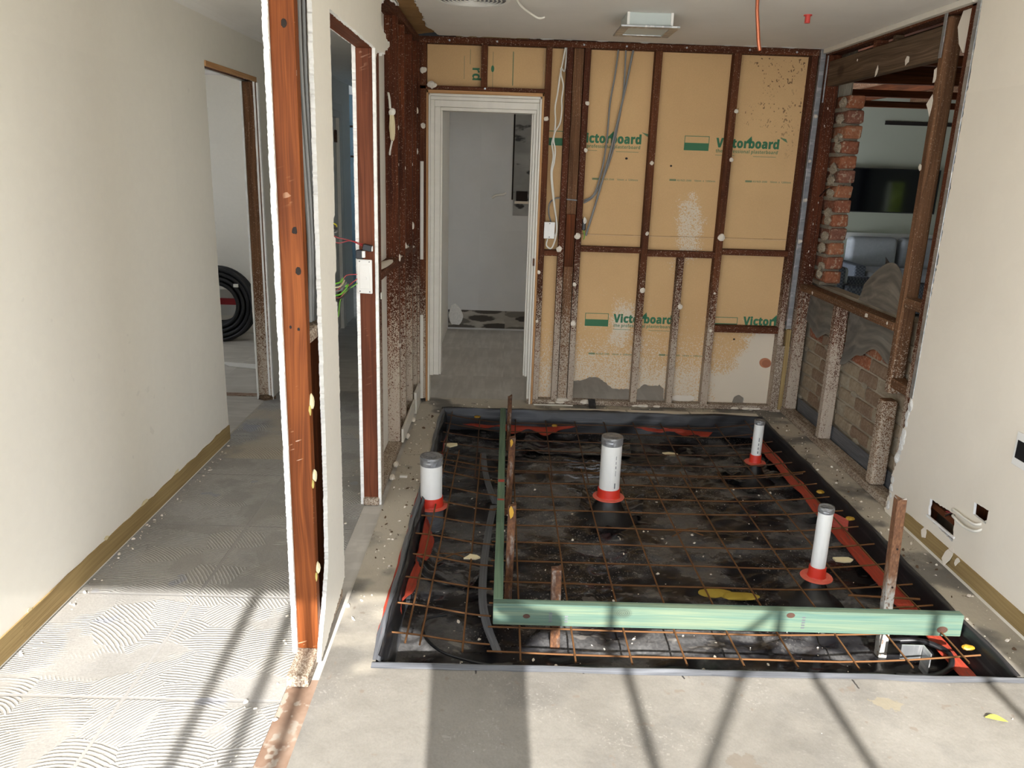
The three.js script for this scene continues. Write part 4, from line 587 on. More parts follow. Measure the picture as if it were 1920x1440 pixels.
function pipe(x, z, r, top, label, yb = -0.045, socket) {
  const g = thing('drain_pipe', label, 'pipe', [x, -0.15, z]);
  part(g, 'pipe_wall', new THREE.LatheGeometry([[r - 0.004, -0.19], [r, -0.19], [r, top - 0.002], [r - 0.004, top]].map((q) => new THREE.Vector2(q[0], q[1])), 32).translate(x, 0, z), M.pvc);
  const cap = part(g, 'tape_cap', new THREE.LatheGeometry([[0, top + 0.001], [r * 0.5, top - 0.003], [r * 0.86, top - 0.001], [r + 0.001, top + 0.004], [r + 0.003, top - 0.006], [r + 0.0025, top - r * 0.72], [r + 0.0005, top - r * 0.8]].map((q) => new THREE.Vector2(q[0], q[1])), 28).translate(x, 0, z), M.tape);
  part(cap, 'tape_fold', lumpg(r * 0.5, 1.1, 0.12, 0.6, x * 9).translate(x, top + 0.001, z), M.tape);
  const R = r > 0.04 ? r * 1.52 : r * 2.15;
  const f = part(g, 'flange_collar', new THREE.LatheGeometry([[r + 0.001, yb + 0.052], [r + 0.005, yb + 0.05], [r + 0.006, yb + 0.010], [r + 0.010, yb + 0.004]].map((q) => new THREE.Vector2(q[0], q[1])), 32).translate(x, 0, z), M.flange);
  part(f, 'flange_rim', new THREE.LatheGeometry([[r + 0.008, yb + 0.005], [R, yb + 0.003], [R + 0.002, yb], [R, yb - 0.003], [r + 0.002, yb - 0.004]].map((q) => new THREE.Vector2(q[0], q[1])), 32).translate(x, 0, z), M.flangeRim);
  if (socket) part(g, 'grey_socket', new THREE.LatheGeometry([[r + 0.002, yb - 0.004], [r + 0.008, yb - 0.006], [r + 0.008, yb - 0.10], [r + 0.012, yb - 0.12]].map((q) => new THREE.Vector2(q[0], q[1])), 32).translate(x, 0, z), M.linerGrey);
  else part(g, 'membrane_boot', new THREE.LatheGeometry([[r + 0.004, yb - 0.004], [r + 0.012, yb - 0.03], [r + 0.05, yb - 0.10], [r + 0.12, yb - 0.13]].map((q) => new THREE.Vector2(q[0], q[1])), 20).translate(x, 0, z), M.boot);
  return g;
}
const p1 = pipe(-0.347, -3.74, 0.055, 0.221, 'thick white drain pipe at the left edge of the pit, above a grey socket', -0.045, true);
const p2 = pipe(0.579, -3.915, 0.054, 0.292, 'thick white drain pipe standing alone in the middle of the pit');
const p3 = pipe(1.534, -4.49, 0.029, 0.22, 'thin white pipe in the far right corner of the pit');
const p4 = pipe(1.39, -3.108, 0.031, 0.284, 'thin white pipe with red flange near the right steel stake');
// printed marks on two of the pipes
function pipePrint(g, x, z, r, rows) { for (const [a, y0, y1, w] of rows) part(g, 'printed_mark', new THREE.CylinderGeometry(r + 0.0004, r + 0.0004, y1 - y0, 4, 1, true, a, w).translate(x, (y0 + y1) / 2, z), M.linerGrey); }
pipePrint(p2, 0.579, -3.915, 0.054, [[0.35, 0.02, 0.05, 0.12], [0.38, 0.09, 0.12, 0.05], [0.36, 0.13, 0.145, 0.09], [0.37, 0.155, 0.17, 0.06], [0.37, 0.18, 0.2, 0.05]]);
pipePrint(p3, 1.534, -4.49, 0.029, [[-0.1, 0.02, 0.035, 0.2], [-0.08, 0.045, 0.06, 0.15], [-0.08, 0.07, 0.085, 0.15], [-0.08, 0.095, 0.12, 0.15]]);

// formwork timbers
const front = thing('formwork_board', 'pale green treated board lying across the front of the pit', 'timber', [0.88, -0.04, -2.68]);
part(front, 'board', uvm(boxg(-0.012, 1.775, -0.04, 0.05, -2.697, -2.66, 0.003), 'x', 0.35, 2.4, 0.3, 0.1), M.green);
for (const [x, y, r] of [[1.70, -0.012, 0.017], [0.115, -0.0, 0.011], [1.115, 0.033, 0.013]]) { const k = part(front, 'knot', new THREE.CylinderGeometry(r, r, 0.001, 16).rotateX(Math.PI / 2).scale(1.25, 0.85, 1).translate(x, y, -2.6597), std({ map: tex(64, 64, (u, v) => { const d = Math.hypot(u - 0.5, v - 0.5); return mix3([76, 48, 34], [52, 32, 22], 0.5 + 0.5 * Math.sin(d * 40)); }), roughness: 0.8 })); }
for (const [x, n] of [[0.20, 4], [0.26, 3], [1.16, 5]]) for (let i = 0; i < n; i++) box(front, 'grade_stamp', x, x + 0.012, -0.022 + i * 0.011, -0.016 + i * 0.011, -2.6602, -2.6594, M.linerGrey, 0);
const long = thing('formwork_board', 'dark green treated board running from front to back of the pit', 'timber', [0.01, -0.04, -3.9]);
part(long, 'board', uvm(boxg(-0.012, 0.025, -0.04, 0.05, -5.14, -2.697, 0.003), 'z', 0.35, 2.4, 0.1, 0.4), M.greenDark);
for (const [z, s] of [[-3.86, 1.5], [-3.62, 0.8]]) part(long, 'red_paint_mark', boxg(-0.010, 0.023, 0.0496, 0.0505, z - 0.012 * s, z + 0.012 * s, 0), M.redStrip);
function stake(x, z, top, lean, w, mat, label, wood2) {
  const g = thing('stake', label, 'stake', [x, -0.15, z]);
  const lg = boxg(-w / 2, w / 2, 0, top + 0.17, -w / 2, w / 2, 0.004); const p = lg.attributes.position; for (let i = 0; i < p.count; i++) { const y = p.getY(i); p.setX(i, p.getX(i) + lean * y + (N(y * 14 + x, z) - 0.5) * 0.006); if (y > top + 0.14) p.setY(i, y + (N(p.getX(i) * 80, p.getZ(i) * 80) - 0.5) * 0.02); }
  lg.computeVertexNormals(); const gg = uvm(lg, 'y', 0.1, top + 0.17); gg.translate(x, -0.17, z); part(g, 'shaft', gg, mat);
  return g;
}
const A1 = stake(0.046, -4.90, 0.205, 0.0, 0.028, M.rust, 'dark rusty steel stake at the far end of the long green board');
const B1 = stake(0.044, -3.92, 0.272, 0.03, 0.034, M.rust, 'rusty stake halfway along the long green board');
const C1 = stake(0.046, -3.05, 0.278, 0.02, 0.034, M.rust, 'rust-brown stake nearest the corner of the two green boards');
const D1 = stake(0.232, -2.722, 0.171, -0.02, 0.038, M.rust, 'short weathered stake behind the front green board');
const E1 = stake(1.513, -2.718, 0.499, -0.045, 0.036, M.rustGalv, 'tall stake, white below and rusty above, right of the pit');
for (const y of [0.03, 0.14, 0.30]) part(E1, 'nail_hole', new THREE.CylinderGeometry(0.004, 0.004, 0.003, 8).rotateX(Math.PI / 2).translate(1.513 - 0.045 * (y + 0.17) + 0.004, y, -2.699), M.dark);
for (const [g, x, y, z] of [[B1, 0.058, 0.26, -3.902], [C1, 0.055, 0.266, -3.032]]) part(g, 'yellow_paint', flakeg(0.022, 0.05, y * 4, 0.001).translate(x - 0.004, y - 0.012, z), std({ color: rgb(186, 142, 46), roughness: 0.8 }));
// straps, loops and scraps
const strap = thing('grey_strap', 'flat grey strap lying twisted beside the long green board', 'strap', [-0.06, -0.12, -3.3]);
const strapPath = new THREE.CatmullRomCurve3([[-0.11, -0.10, -4.65], [-0.09, -0.09, -4.35], [-0.05, -0.095, -4.05], [-0.022, -0.11, -3.92]].map((q) => new THREE.Vector3(...q))), strapPath2 = new THREE.CatmullRomCurve3([[-0.03, -0.09, -3.85], [-0.05, -0.085, -3.5], [-0.062, -0.09, -3.15], [-0.055, -0.10, -2.9], [-0.03, -0.12, -2.75], [0.01, -0.135, -2.62]].map((q) => new THREE.Vector3(...q)));
for (const c of [strapPath, strapPath2]) part(strap, 'strap_band', sheetg((u, v) => { const q = c.getPoint(u); return [q.x + (v - 0.5) * 0.034, q.y + 0.004 * Math.sin(u * 9 + v), q.z]; }, 40, 3, 0.003), M.linerGrey);
single('hose_loop', tubeg([[-0.20, -0.115, -2.84], [-0.275, -0.10, -2.78], [-0.27, -0.095, -2.66], [-0.20, -0.10, -2.57], [-0.09, -0.11, -2.53], [0.02, -0.12, -2.51]], 0.006, 6, 40), M.blackPlastic, 'black bent hose loop in the front left corner of the pit', 'hose', [-0.15, -0.11, -2.65]);
single('conduit_loop', tubeg([[1.56, -0.13, -2.76], [1.68, -0.115, -2.74], [1.74, -0.11, -2.66], [1.70, -0.115, -2.57], [1.60, -0.125, -2.525], [1.48, -0.13, -2.53]], 0.011, 8, 40), M.liner, 'dark curved conduit below the right end of the front green board', 'conduit', [1.62, -0.12, -2.64]);
const bracket = thing('steel_bracket', 'small bent steel bracket at the foot of the tall right stake', 'bracket', [1.56, -0.12, -2.6]);
box(bracket, 'plate', 1.52, 1.60, -0.10, -0.04, -2.60, -2.595, M.galv, 0.001); box(bracket, 'return_plate', 1.60, 1.605, -0.14, -0.04, -2.60, -2.54, M.galv, 0.001);
single('foam_blob', mergeGeometries([lumpg(0.06, 1.3, 0.25, 0.5, 3, 2).translate(0.95, -0.135, -3.10), lumpg(0.05, 1.6, 0.25, 0.5, 9, 2).translate(1.06, -0.135, -3.08)]), std({ color: rgb(158, 134, 44), roughness: 0.8 }), 'yellow foam blob on the black membrane behind the front board', 'foam', [1.0, -0.14, -3.09]);
for (const [x, y, z, l] of [[-0.17, -0.03, -5.17, 'yellow bar chair clip below the back edge of the pit'], [0.36, -0.06, -5.12, 'yellow clip on the red strip at the back of the pit'], [1.72, 0.0, -3.95, 'yellow clip at the right edge of the mesh, far one'], [1.745, 0.0, -3.62, 'yellow clip sticking out behind the thin right pipe'], [1.745, -0.02, -2.56, 'round yellow cap on the front bar of the mesh']]) single('plastic_clip', lumpg(0.015, 1.4, 0.6, 1, x * 7 + z, 1).translate(x, y, z), std({ color: rgb(160, 122, 30), roughness: 0.5 }), l, 'clip', [x, y, z]);
single('black_tape_piece', sheetg((u, v) => [0.605 + u * 0.05 + 0.012 * v, 0.052 - 0.05 * sstep(0, 0.5, v) + 0.002, -5.40 + 0.13 * v], 4, 10, 0.002), M.liner, 'black tape piece hanging over the bottom plate of the back wall', 'tape', [0.63, 0.02, -5.33]);
// crumbs: nobody could count them
function crumbs(name, label, n, place, mat, s0, s1) {
  const im = new THREE.InstancedMesh(lumpg(1, 1, 0.6, 1, 5), mat, n), o = new THREE.Object3D(); im.name = numbered(name); im.castShadow = im.receiveShadow = true;
  for (let i = 0; i < n; i++) { const [x, y, z] = place(); const s = s0 + (s1 - s0) * Math.pow(rnd(), 3); o.position.set(x, y + s * 0.3, z); o.rotation.set(rr(0, 6), rr(0, 6), rr(0, 6)); o.scale.set(s, s * rr(0.4, 1), s * rr(0.6, 1.4)); o.updateMatrix(); im.setMatrixAt(i, o.matrix); }
  im.userData = { label, category: 'debris', kind: 'stuff' }; scene.add(im); return im;
}
crumbs('plaster_crumbs', 'white plaster crumbs scattered over the black membrane in the pit', 300, () => { const x = rr(-0.3, 1.65), z = rr(-4.4, -2.45); return [x, membraneY(x, z), z]; }, M.daub, 0.0014, 0.0075);
crumbs('floor_grit', 'plaster grit and dust on the concrete ledges round the pit', 420, () => { const k = rnd(); if (k < 0.40) return [rr(1.82, 1.95), 0, rr(-5.3, -2.2)]; if (k < 0.72) return [rr(-0.57, -0.42), 0, rr(-5.2, -2.6)]; if (k < 0.96) return [rr(-0.5, 1.9), 0, rr(-5.38, -5.24)]; return [rr(-0.5, 1.9), 0, rr(-2.3, -1.4)]; }, M.daub, 0.0012, 0.008);
crumbs('hallway_grit', 'plaster crumbs along the foot of the hallway walls', 260, () => (rnd() < 0.5 ? [rr(-1.61, -1.56), 0, rr(-4.4, -1.6)] : [rr(-0.80, -0.66), 0, rr(-5.2, -1.7)]), M.daub, 0.0012, 0.008);
crumbs('dark_grit', 'dark rubble grit on the concrete ledges', 160, () => (rnd() < 0.5 ? [rr(1.82, 1.95), 0, rr(-5.2, -2.3)] : [rr(-0.57, -0.42), 0, rr(-5.2, -3.0)]), M.oldGrey, 0.0015, 0.009);
single('fallen_leaf', sheetg((u, v) => [1.56 + u * 0.06, 0.004 + 0.008 * Math.sin(u * 3), -2.14 + (v - 0.5) * 0.03 * Math.sin(Math.PI * clamp(u, 0.05, 0.95)) + u * 0.02], 10, 4, 0.0006), std({ color: rgb(186, 178, 84), roughness: 0.7 }), 'small yellow-green leaf on the sunlit concrete', 'leaf', [1.59, 0.0, -2.13]);
for (const [x, z, s, l] of [[-0.30, -4.56, 1, 'pale offcut of stone lying on the mesh at the far left'], [1.05, -4.62, 1, 'pale triangular offcut on the mesh before the far right pipe'], [-0.115, -3.2, 0.8, 'curved white plaster flake left of the long green board'], [1.57, -3.25, 1.2, 'white splinter beside the right red strip']]) single('offcut', flakeg(0.085 * s, 0.045 * s, x * 13 + z, 0.008).rotateX(-Math.PI / 2 + 0.15).translate(x, meshY(x, z) + 0.010, z), M.cornflake, l, 'debris', [x, meshY(x, z), z]);
single('plate_splinter', boxg(-0.54, -0.50, 0.0, 0.012, -4.0, -3.98, 0.001), M.whitePaint, 'small white offcut on the concrete by the dusty studs', 'debris', [-0.52, 0, -3.99]);

// ---------------------------------------------------------------- electrical things
const blank = thing('wall_plate', 'white blank wall plate dangling before the reddish jamb stud', 'wall plate', [-0.64, 1.055, -3.60]);
part(blank, 'plate', uvm(new RoundedBoxGeometry(0.074, 0.155, 0.012, 2, 0.006).rotateY(-0.25).translate(-0.640, 1.132, -3.60), 'y'), M.white);
part(blank, 'raised_panel', new RoundedBoxGeometry(0.05, 0.11, 0.005, 1, 0.002).rotateY(-0.25).translate(-0.6385, 1.132, -3.593), M.white);
part(blank, 'moulded_boss', new THREE.CylinderGeometry(0.009, 0.009, 0.004, 16).rotateX(Math.PI / 2).rotateY(-0.25).translate(-0.638, 1.125, -3.589), M.white);
for (const [x, y] of [[-0.662, 1.20], [-0.616, 1.20], [-0.662, 1.065], [-0.616, 1.065]]) part(blank, 'screw_hole', new THREE.CylinderGeometry(0.003, 0.003, 0.003, 8).rotateX(Math.PI / 2).translate(x, y, -3.592 - (x + 0.64) * -0.25), M.greyCable);
part(blank, 'wire', tubeg([[-0.675, 1.12, -3.60], [-0.69, 1.105, -3.45], [-0.66, 1.11, -3.2], [-0.62, 1.15, -2.9], [-0.60, 1.19, -2.72]], 0.0022, 5), M.wireRed);
part(blank, 'wire', tubeg([[-0.675, 1.14, -3.60], [-0.70, 1.15, -3.5], [-0.67, 1.14, -3.2], [-0.61, 1.20, -2.72]], 0.0022, 5), M.wireRed);
part(blank, 'wire', tubeg([[-0.675, 1.10, -3.60], [-0.70, 1.08, -3.4], [-0.64, 1.06, -3.0], [-0.61, 1.2, -2.72]], 0.0026, 5), M.wireGreen);
const ctl = thing('dimmer_module', 'small black dimmer blocks hanging on red wires above the blank plate', 'dimmer', [-0.64, 1.22, -3.60]);
part(ctl, 'module', uvm(new RoundedBoxGeometry(0.04, 0.028, 0.03, 1, 0.003).rotateZ(-0.2).translate(-0.625, 1.262, -3.60), 'x'), M.blackPlastic); box(ctl, 'module', -0.676, -0.646, 1.212, 1.252, -3.61, -3.585, M.blackPlastic, 0.004); box(ctl, 'white_end', -0.648, -0.634, 1.218, 1.248, -3.60, -3.583, M.white, 0.002); box(ctl, 'white_end', -0.606, -0.601, 1.247, 1.27, -3.605, -3.59, M.white, 0.001);
for (const k of [0, 1]) part(ctl, 'wire', tubeg([[-0.645, 1.268 + k * 0.008, -3.60], [-0.66, 1.31, -3.4], [-0.65, 1.35 - k * 0.02, -3.1], [-0.605, 1.40 - k * 0.012, -2.73]], 0.0022, 5), M.wireRed);
const bunch = thing('wire_bunch', 'bunch of green, grey and bare wires poking from the lower cut-out', 'wires', [-0.59, 1.2, -2.72]);
for (let i = 0; i < 5; i++) part(bunch, 'wire', tubeg([[-0.605, 1.23 - i * 0.012, -2.70], [-0.585, 1.225 - i * 0.014, -2.78], [-0.60, 1.22 - i * 0.012, -2.92 - i * 0.03], [-0.61, 1.20 - i * 0.008, -2.95 - i * 0.02]], 0.003, 5), [M.wireGreen, M.cornflake, M.greyCable, M.wireGreen, M.blackPlastic][i]);
const bunch2 = thing('wire_bunch', 'black and earth wires poking from the upper cut-out', 'wires', [-0.59, 1.42, -2.72]);
for (let i = 0; i < 3; i++) part(bunch2, 'wire', tubeg([[-0.605, 1.44 - i * 0.018, -2.70], [-0.588, 1.43 - i * 0.014, -2.75], [-0.60, 1.415 - i * 0.008, -2.84]], 0.003, 5), [M.wireYellow, M.blackPlastic, M.greyCable][i]);
for (let i = 0; i < 4; i++) single('power_cable', tubeg([[-0.62 + i * 0.008, 2.42, -2.46 - i * 0.03], [-0.625 + i * 0.008, 1.9, -2.47 - i * 0.02], [-0.613 + i * 0.006, 1.4, -2.49 - i * 0.02], [-0.62 + i * 0.004, 1.14, -2.5 - i * 0.02]], 0.006, 6), i === 3 ? M.cable : M.greyCable, ['grey cable nearest the end stud inside the partition', 'second grey cable inside the partition cavity', 'third grey cable inside the partition cavity', 'white cable curving down inside the partition cavity'][i], 'cable', [-0.62, 1.14, -2.48], 'cables in the partition cavity');
const jn = thing('cable_joint', 'taped white cable joint hanging between the dark studs', 'cable joint', [-0.62, 1.72, -4.40]);
part(jn, 'cable', tubeg([[-0.645, 1.98, -4.42], [-0.635, 1.95, -4.39], [-0.63, 1.90, -4.38]], 0.006, 6), M.cable); part(jn, 'joint_body', lumpg(0.03, 0.5, 2.6, 0.5, 14, 2).translate(-0.622, 1.81, -4.385), M.cornflake); part(jn, 'cable_tail', tubeg([[-0.622, 1.74, -4.385], [-0.635, 1.69, -4.40], [-0.64, 1.67, -4.42]], 0.005, 6), M.cable); part(jn, 'torn_tape', lumpg(0.024, 0.8, 0.8, 0.5, 19).translate(-0.62, 1.885, -4.38), M.cable);

const sw = thing('light_switch', 'white three-gang switch plate hanging on the back wall beside the doorway', 'switch', [0.28, 1.165, -5.40]);
box(sw, 'plate', 0.244, 0.316, 1.166, 1.276, -5.405, -5.394, M.white, 0.004); for (const y of [1.247, 1.222, 1.197]) box(sw, 'rocker', 0.273, 0.289, y - 0.009, y + 0.009, -5.395, -5.390, M.white, 0.003); for (const y of [1.266, 1.177]) part(sw, 'screw_hole', new THREE.CylinderGeometry(0.004, 0.004, 0.003, 8).rotateX(Math.PI / 2).translate(0.281, y, -5.3935), M.greyCable);
single('white_cable', tubeg([[0.335, 2.37, -5.43], [0.318, 2.265, -5.42], [0.307, 2.2, -5.42], [0.296, 2.09, -5.42], [0.284, 2.0, -5.42], [0.29, 1.92, -5.42], [0.287, 1.84, -5.43], [0.274, 1.78, -5.42], [0.286, 1.70, -5.42], [0.276, 1.6, -5.42], [0.286, 1.5, -5.42], [0.31, 1.36, -5.41], [0.33, 1.25, -5.405], [0.322, 1.16, -5.40], [0.295, 1.10, -5.40], [0.265, 1.12, -5.40], [0.27, 1.165, -5.40]], 0.0055, 6, 120), M.cable, 'white cable twisting down to the bottom of the switch plate', 'cable', [0.3, 1.1, -5.42]);
single('white_cable', tubeg([[0.342, 2.37, -5.43], [0.34, 2.28, -5.43], [0.332, 2.22, -5.425], [0.31, 2.24, -5.40], [0.312, 2.2, -5.405], [0.33, 2.14, -5.42], [0.324, 2.05, -5.42], [0.328, 1.98, -5.42], [0.318, 1.9, -5.42], [0.29, 1.85, -5.41], [0.283, 1.80, -5.415], [0.297, 1.74, -5.42], [0.294, 1.66, -5.425], [0.283, 1.60, -5.42], [0.30, 1.45, -5.425], [0.322, 1.3, -5.42], [0.326, 1.2, -5.41], [0.30, 1.168, -5.405]], 0.0055, 6, 120), M.cable, 'white cable looping out before joining the switch plate', 'cable', [0.31, 1.17, -5.42]);
single('grey_cable', tubeg([[0.673, 2.37, -5.45], [0.66, 2.2, -5.45], [0.641, 2.052, -5.45], [0.632, 1.787, -5.45], [0.605, 1.58, -5.45], [0.56, 1.45, -5.45], [0.505, 1.42, -5.45]], 0.006, 6, 40), M.greyCable, 'leftmost grey cable curving down the brown board', 'cable', [0.6, 1.42, -5.45]);
single('grey_cable', tubeg([[0.721, 2.37, -5.45], [0.722, 2.1, -5.45], [0.70, 1.9, -5.455], [0.672, 1.72, -5.455], [0.61, 1.53, -5.455], [0.56, 1.44, -5.455], [0.505, 1.405, -5.45]], 0.006, 6, 40), M.greyCable, 'middle grey cable bending behind the stud at mid height', 'cable', [0.62, 1.40, -5.45]);
single('grey_cable', tubeg([[0.768, 2.37, -5.445], [0.735, 2.15, -5.445], [0.701, 1.955, -5.44], [0.652, 1.70, -5.44], [0.595, 1.45, -5.44], [0.55, 1.27, -5.44], [0.53, 1.19, -5.44]], 0.0075, 6, 40), M.greyCable, 'rightmost grey cable running down to the dark socket', 'cable', [0.6, 1.19, -5.44]);
single('grey_cable', tubeg([[0.30, 1.25, -5.46], [0.275, 1.33, -5.46], [0.28, 1.40, -5.46], [0.32, 1.43, -5.45], [0.40, 1.425, -5.425], [0.47, 1.42, -5.425], [0.5, 1.415, -5.44]], 0.005, 6, 40), M.greyCable, 'grey cable crossing the packing post behind the switch', 'cable', [0.35, 1.25, -5.45]);
const so = thing('socket_remains', 'dark socket remains with green wires beside a stud', 'socket', [0.515, 1.2, -5.44]);
box(so, 'socket_body', 0.500, 0.525, 1.225, 1.30, -5.46, -5.425, M.blackPlastic, 0.006); part(so, 'wire', tubeg([[0.51, 1.23, -5.43], [0.52, 1.19, -5.425], [0.515, 1.165, -5.42]], 0.003, 5), M.wireGreen); part(so, 'white_terminal', lumpg(0.02, 0.6, 1.2, 0.5, 3).translate(0.515, 1.29, -5.425), M.cable);

const rc = thing('cable_tail', 'white cable looping between the two cut-outs low on the right wall', 'cable', [1.95, 0.25, -3.1]);
part(rc, 'cable', tubeg([[1.99, 0.235, -3.19], [1.955, 0.27, -3.15], [1.95, 0.275, -3.05], [1.955, 0.285, -2.97], [2.0, 0.32, -2.95]], 0.006, 6), M.cable); part(rc, 'cable', tubeg([[1.99, 0.225, -3.19], [1.945, 0.25, -3.12], [1.945, 0.243, -3.03], [1.955, 0.262, -2.96], [2.0, 0.312, -2.94]], 0.006, 6), M.cable);
for (const [m, k] of [[M.wireRed, 0], [M.copper, 1], [M.blackPlastic, 2]]) part(rc, 'wire_end', tubeg([[1.97, 0.24, -3.18], [1.985, 0.22 - k * 0.01, -3.24], [2.0, 0.205 - k * 0.012, -3.27]], 0.003, 5), m);

// ---------------------------------------------------------------- on and below the ceiling
const lamp = thing('ceiling_light', 'square silver-framed glass ceiling fitting hanging from the ceiling, unlit', 'ceiling light', [0.69, 2.4, -4.4]);
M.frost = new THREE.MeshPhysicalMaterial({ color: rgb(226, 236, 232), roughness: 0.4, transmission: 0.35, thickness: 0 });
box(lamp, 'glass_box', 0.572, 0.805, 2.335, 2.4, -4.60, -4.36, M.frost, 0.003); box(lamp, 'corner_post', 0.572, 0.585, 2.335, 2.40, -4.362, -4.352, M.white, 0.001); box(lamp, 'corner_post', 0.793, 0.806, 2.335, 2.40, -4.362, -4.352, M.white, 0.001);
for (const [x0, x1, z0, z1] of [[0.540, 0.838, -4.375, -4.325], [0.540, 0.838, -4.655, -4.605], [0.540, 0.585, -4.605, -4.375], [0.793, 0.838, -4.605, -4.375]]) box(lamp, 'silver_frame', x0, x1, 2.326, 2.336, z0, z1, M.galv, 0.002);
box(lamp, 'diffuser', 0.583, 0.795, 2.330, 2.334, -4.607, -4.373, M.frost, 0.001);
const vent = thing('ceiling_vent', 'round white exhaust grille in the ceiling', 'vent', [-0.2, 2.4, -4.17]);
part(vent, 'rim', new THREE.TorusGeometry(0.17, 0.012, 8, 48).rotateX(Math.PI / 2).scale(1, 0.5, 1).translate(-0.2, 2.398, -4.17), M.white); for (let i = 1; i < 8; i++) part(vent, 'ring', new THREE.TorusGeometry(0.02 * i, 0.0035, 5, 40).rotateX(Math.PI / 2).translate(-0.2, 2.394, -4.17), M.white); part(vent, 'backing', new THREE.CylinderGeometry(0.16, 0.16, 0.004, 40).translate(-0.2, 2.398, -4.17), M.linerGrey);
single('ceiling_cable', tubeg([[0.0, 2.41, -4.10], [0.03, 2.385, -4.2], [0.085, 2.365, -4.3], [0.13, 2.352, -4.34], [0.155, 2.36, -4.35]], 0.006, 6, 30), M.cable, 'white cable end poking out of the ceiling', 'cable', [0.08, 2.36, -4.25]);
single('copper_pipe', tubeg([[1.108, 2.42, -3.96], [1.112, 2.36, -3.96], [1.125, 2.28, -3.96], [1.135, 2.22, -3.96], [1.144, 2.186, -3.96]], 0.0085, 10, 30), M.copper, 'short copper pipe hanging out of the ceiling', 'pipe', [1.14, 2.19, -3.96]);
single('red_pipe_stub', mergeGeometries([cylg(1.455, -4.275, 2.362, 2.405, 0.013, 14), cylg(1.455, -4.275, 2.395, 2.403, 0.02, 14)]), std({ color: rgb(206, 70, 62), roughness: 0.5 }), 'small red pipe stub poking through the ceiling', 'pipe', [1.455, 2.36, -4.275]);

// ---------------------------------------------------------------- side room things
const coil = thing('pipe_coil', 'large coil of black pipe leaning in the room behind the left doorway', 'pipe coil', [-2.62, 0, -7.05]);
{ const C0 = [-2.60, 0.335]; let n = 0; for (let k = 0; k < 4; k++) for (let q = 0; q < 4; q++) part(coil, 'turn', new THREE.TorusGeometry(0.185 + k * 0.042 + (q % 2) * 0.012, 0.020, 7, 48).translate(C0[0] + (n++ % 3) * 0.004, C0[1], -7.22 + q * 0.042), M.blackPlastic); box(coil, 'strap', -2.43, -2.385, 0.50, 0.53, -7.08, -7.07, M.cable, 0.002); }
const lab = thing('paper_label', 'white and red printed label inside the pipe coil', 'label', [-2.56, 0.25, -7.26]); box(lab, 'card', -2.72, -2.46, 0.2, 0.44, -7.30, -7.296, M.white, 0.001); box(lab, 'red_band', -2.72, -2.46, 0.30, 0.36, -7.2965, -7.2955, M.wireRed, 0);
single('paper_sheet', boardg([[-2.35, -6.35, 0], [-1.95, -6.28, 0], [-1.98, -6.15, 0], [-2.2, -6.2, 0]], 0.002, (a, b, c) => [a, c, b], []), M.white, 'white paper sheet lying on the floor beyond the left doorway', 'paper', [-2.15, 0, -6.25]);
// ---------------------------------------------------------------- patio seen through the window opening
const patio = struct('floor_patio', 'grey patio floor beyond the window opening', 'floor');
box(patio, 'paving', 2.2, 12, -0.3, -0.2, -12, -2.9, M.roughFloor, 0);
const patioWall = struct('wall_patio', 'pale green-grey panelled wall at the far end of the patio', 'wall');
M.patioPanel = std({ color: rgb(188, 190, 172), roughness: 0.6 });
for (let i = 0; i < 5; i++) box(patioWall, 'panel', 2.3 + i * 1.2, 3.494 + i * 1.2, -0.2, 3.0, -11.62, -11.6, M.patioPanel, 0.002);
box(patioWall, 'panel_backing', 2.2, 8.4, -0.3, 3.1, -11.8, -11.62, M.dark, 0);
box(patioWall, 'white_rail', 3.0, 8.3, 0.75, 0.84, -11.6, -11.55, M.white, 0.004); box(patioWall, 'dark_slot', 5.2, 6.4, 2.32, 2.37, -11.6, -11.585, M.dark, 0.002);
const patioRoof = struct('ceiling_patio', 'timber rafters under the patio roof', 'roof');
box(patioRoof, 'roof_sheet', 2.2, 8.8, 2.95, 3.05, -12, -2.9, M.dark, 0);
const patioSide = struct('wall_patio_side', 'side walls of the patio with garden openings', 'wall');
part(patioSide, 'window_wall', boardg([[-11.8, -0.3, 0], [-11.8, 3, 0], [-3, 3, 0], [-3, -0.3, 0]], 0.1, (a, b, c) => [8.6 + c, b, a], [[[-9.4, 0, 0], [-9.4, 1.5, 0], [-8.3, 1.5, 0], [-8.3, 0, 0]], [[-7.9, 0, 0], [-7.9, 1.5, 0], [-6.9, 1.5, 0], [-6.9, 0, 0]], [[-5.2, 0, 0], [-5.2, 1.5, 0], [-4.4, 1.5, 0], [-4.4, 0, 0]]]), M.patioPanel);
box(patioSide, 'side_wall', 2.2, 8.7, -0.3, 3.0, -3.0, -2.9, M.patioPanel, 0);
beam(patioRoof, 'beam', 2.25, 8.4, 2.42, 2.60, -7.0, -6.92, M.innerStud); beam(patioRoof, 'beam', 2.2, 2.26, 2.28, 2.40, -8.2, -3.3, M.oldGrey);
for (let i = 0; i < 8; i++) beam(patioRoof, 'rafter', 2.5 + i * 0.75, 2.56 + i * 0.75, 2.60, 2.80, -11.6, -3.4, i % 2 ? M.innerStud : M.oldBrown);
for (let i = 0; i < 4; i++) beam(patioRoof, 'batten', 2.25, 8.4, 2.32, 2.38, -5.4 - i * 1.1, -5.34 - i * 1.1, M.innerStud);
for (const z of [-9.5, -6.6, -3.6]) { const c = struct('trim_patio_post', z === -9.5 ? 'far dark patio post by the garden' : z === -6.6 ? 'middle dark patio post by the garden' : 'near dark patio post by the garden', 'post'); box(c, 'post_shaft', 8.35, 8.47, -0.2, 2.95, z, z + 0.12, M.dark, 0.004); }
const tv = thing('television', 'large black wall television on the patio wall', 'television', [5.5, 1.13, -11.55]);
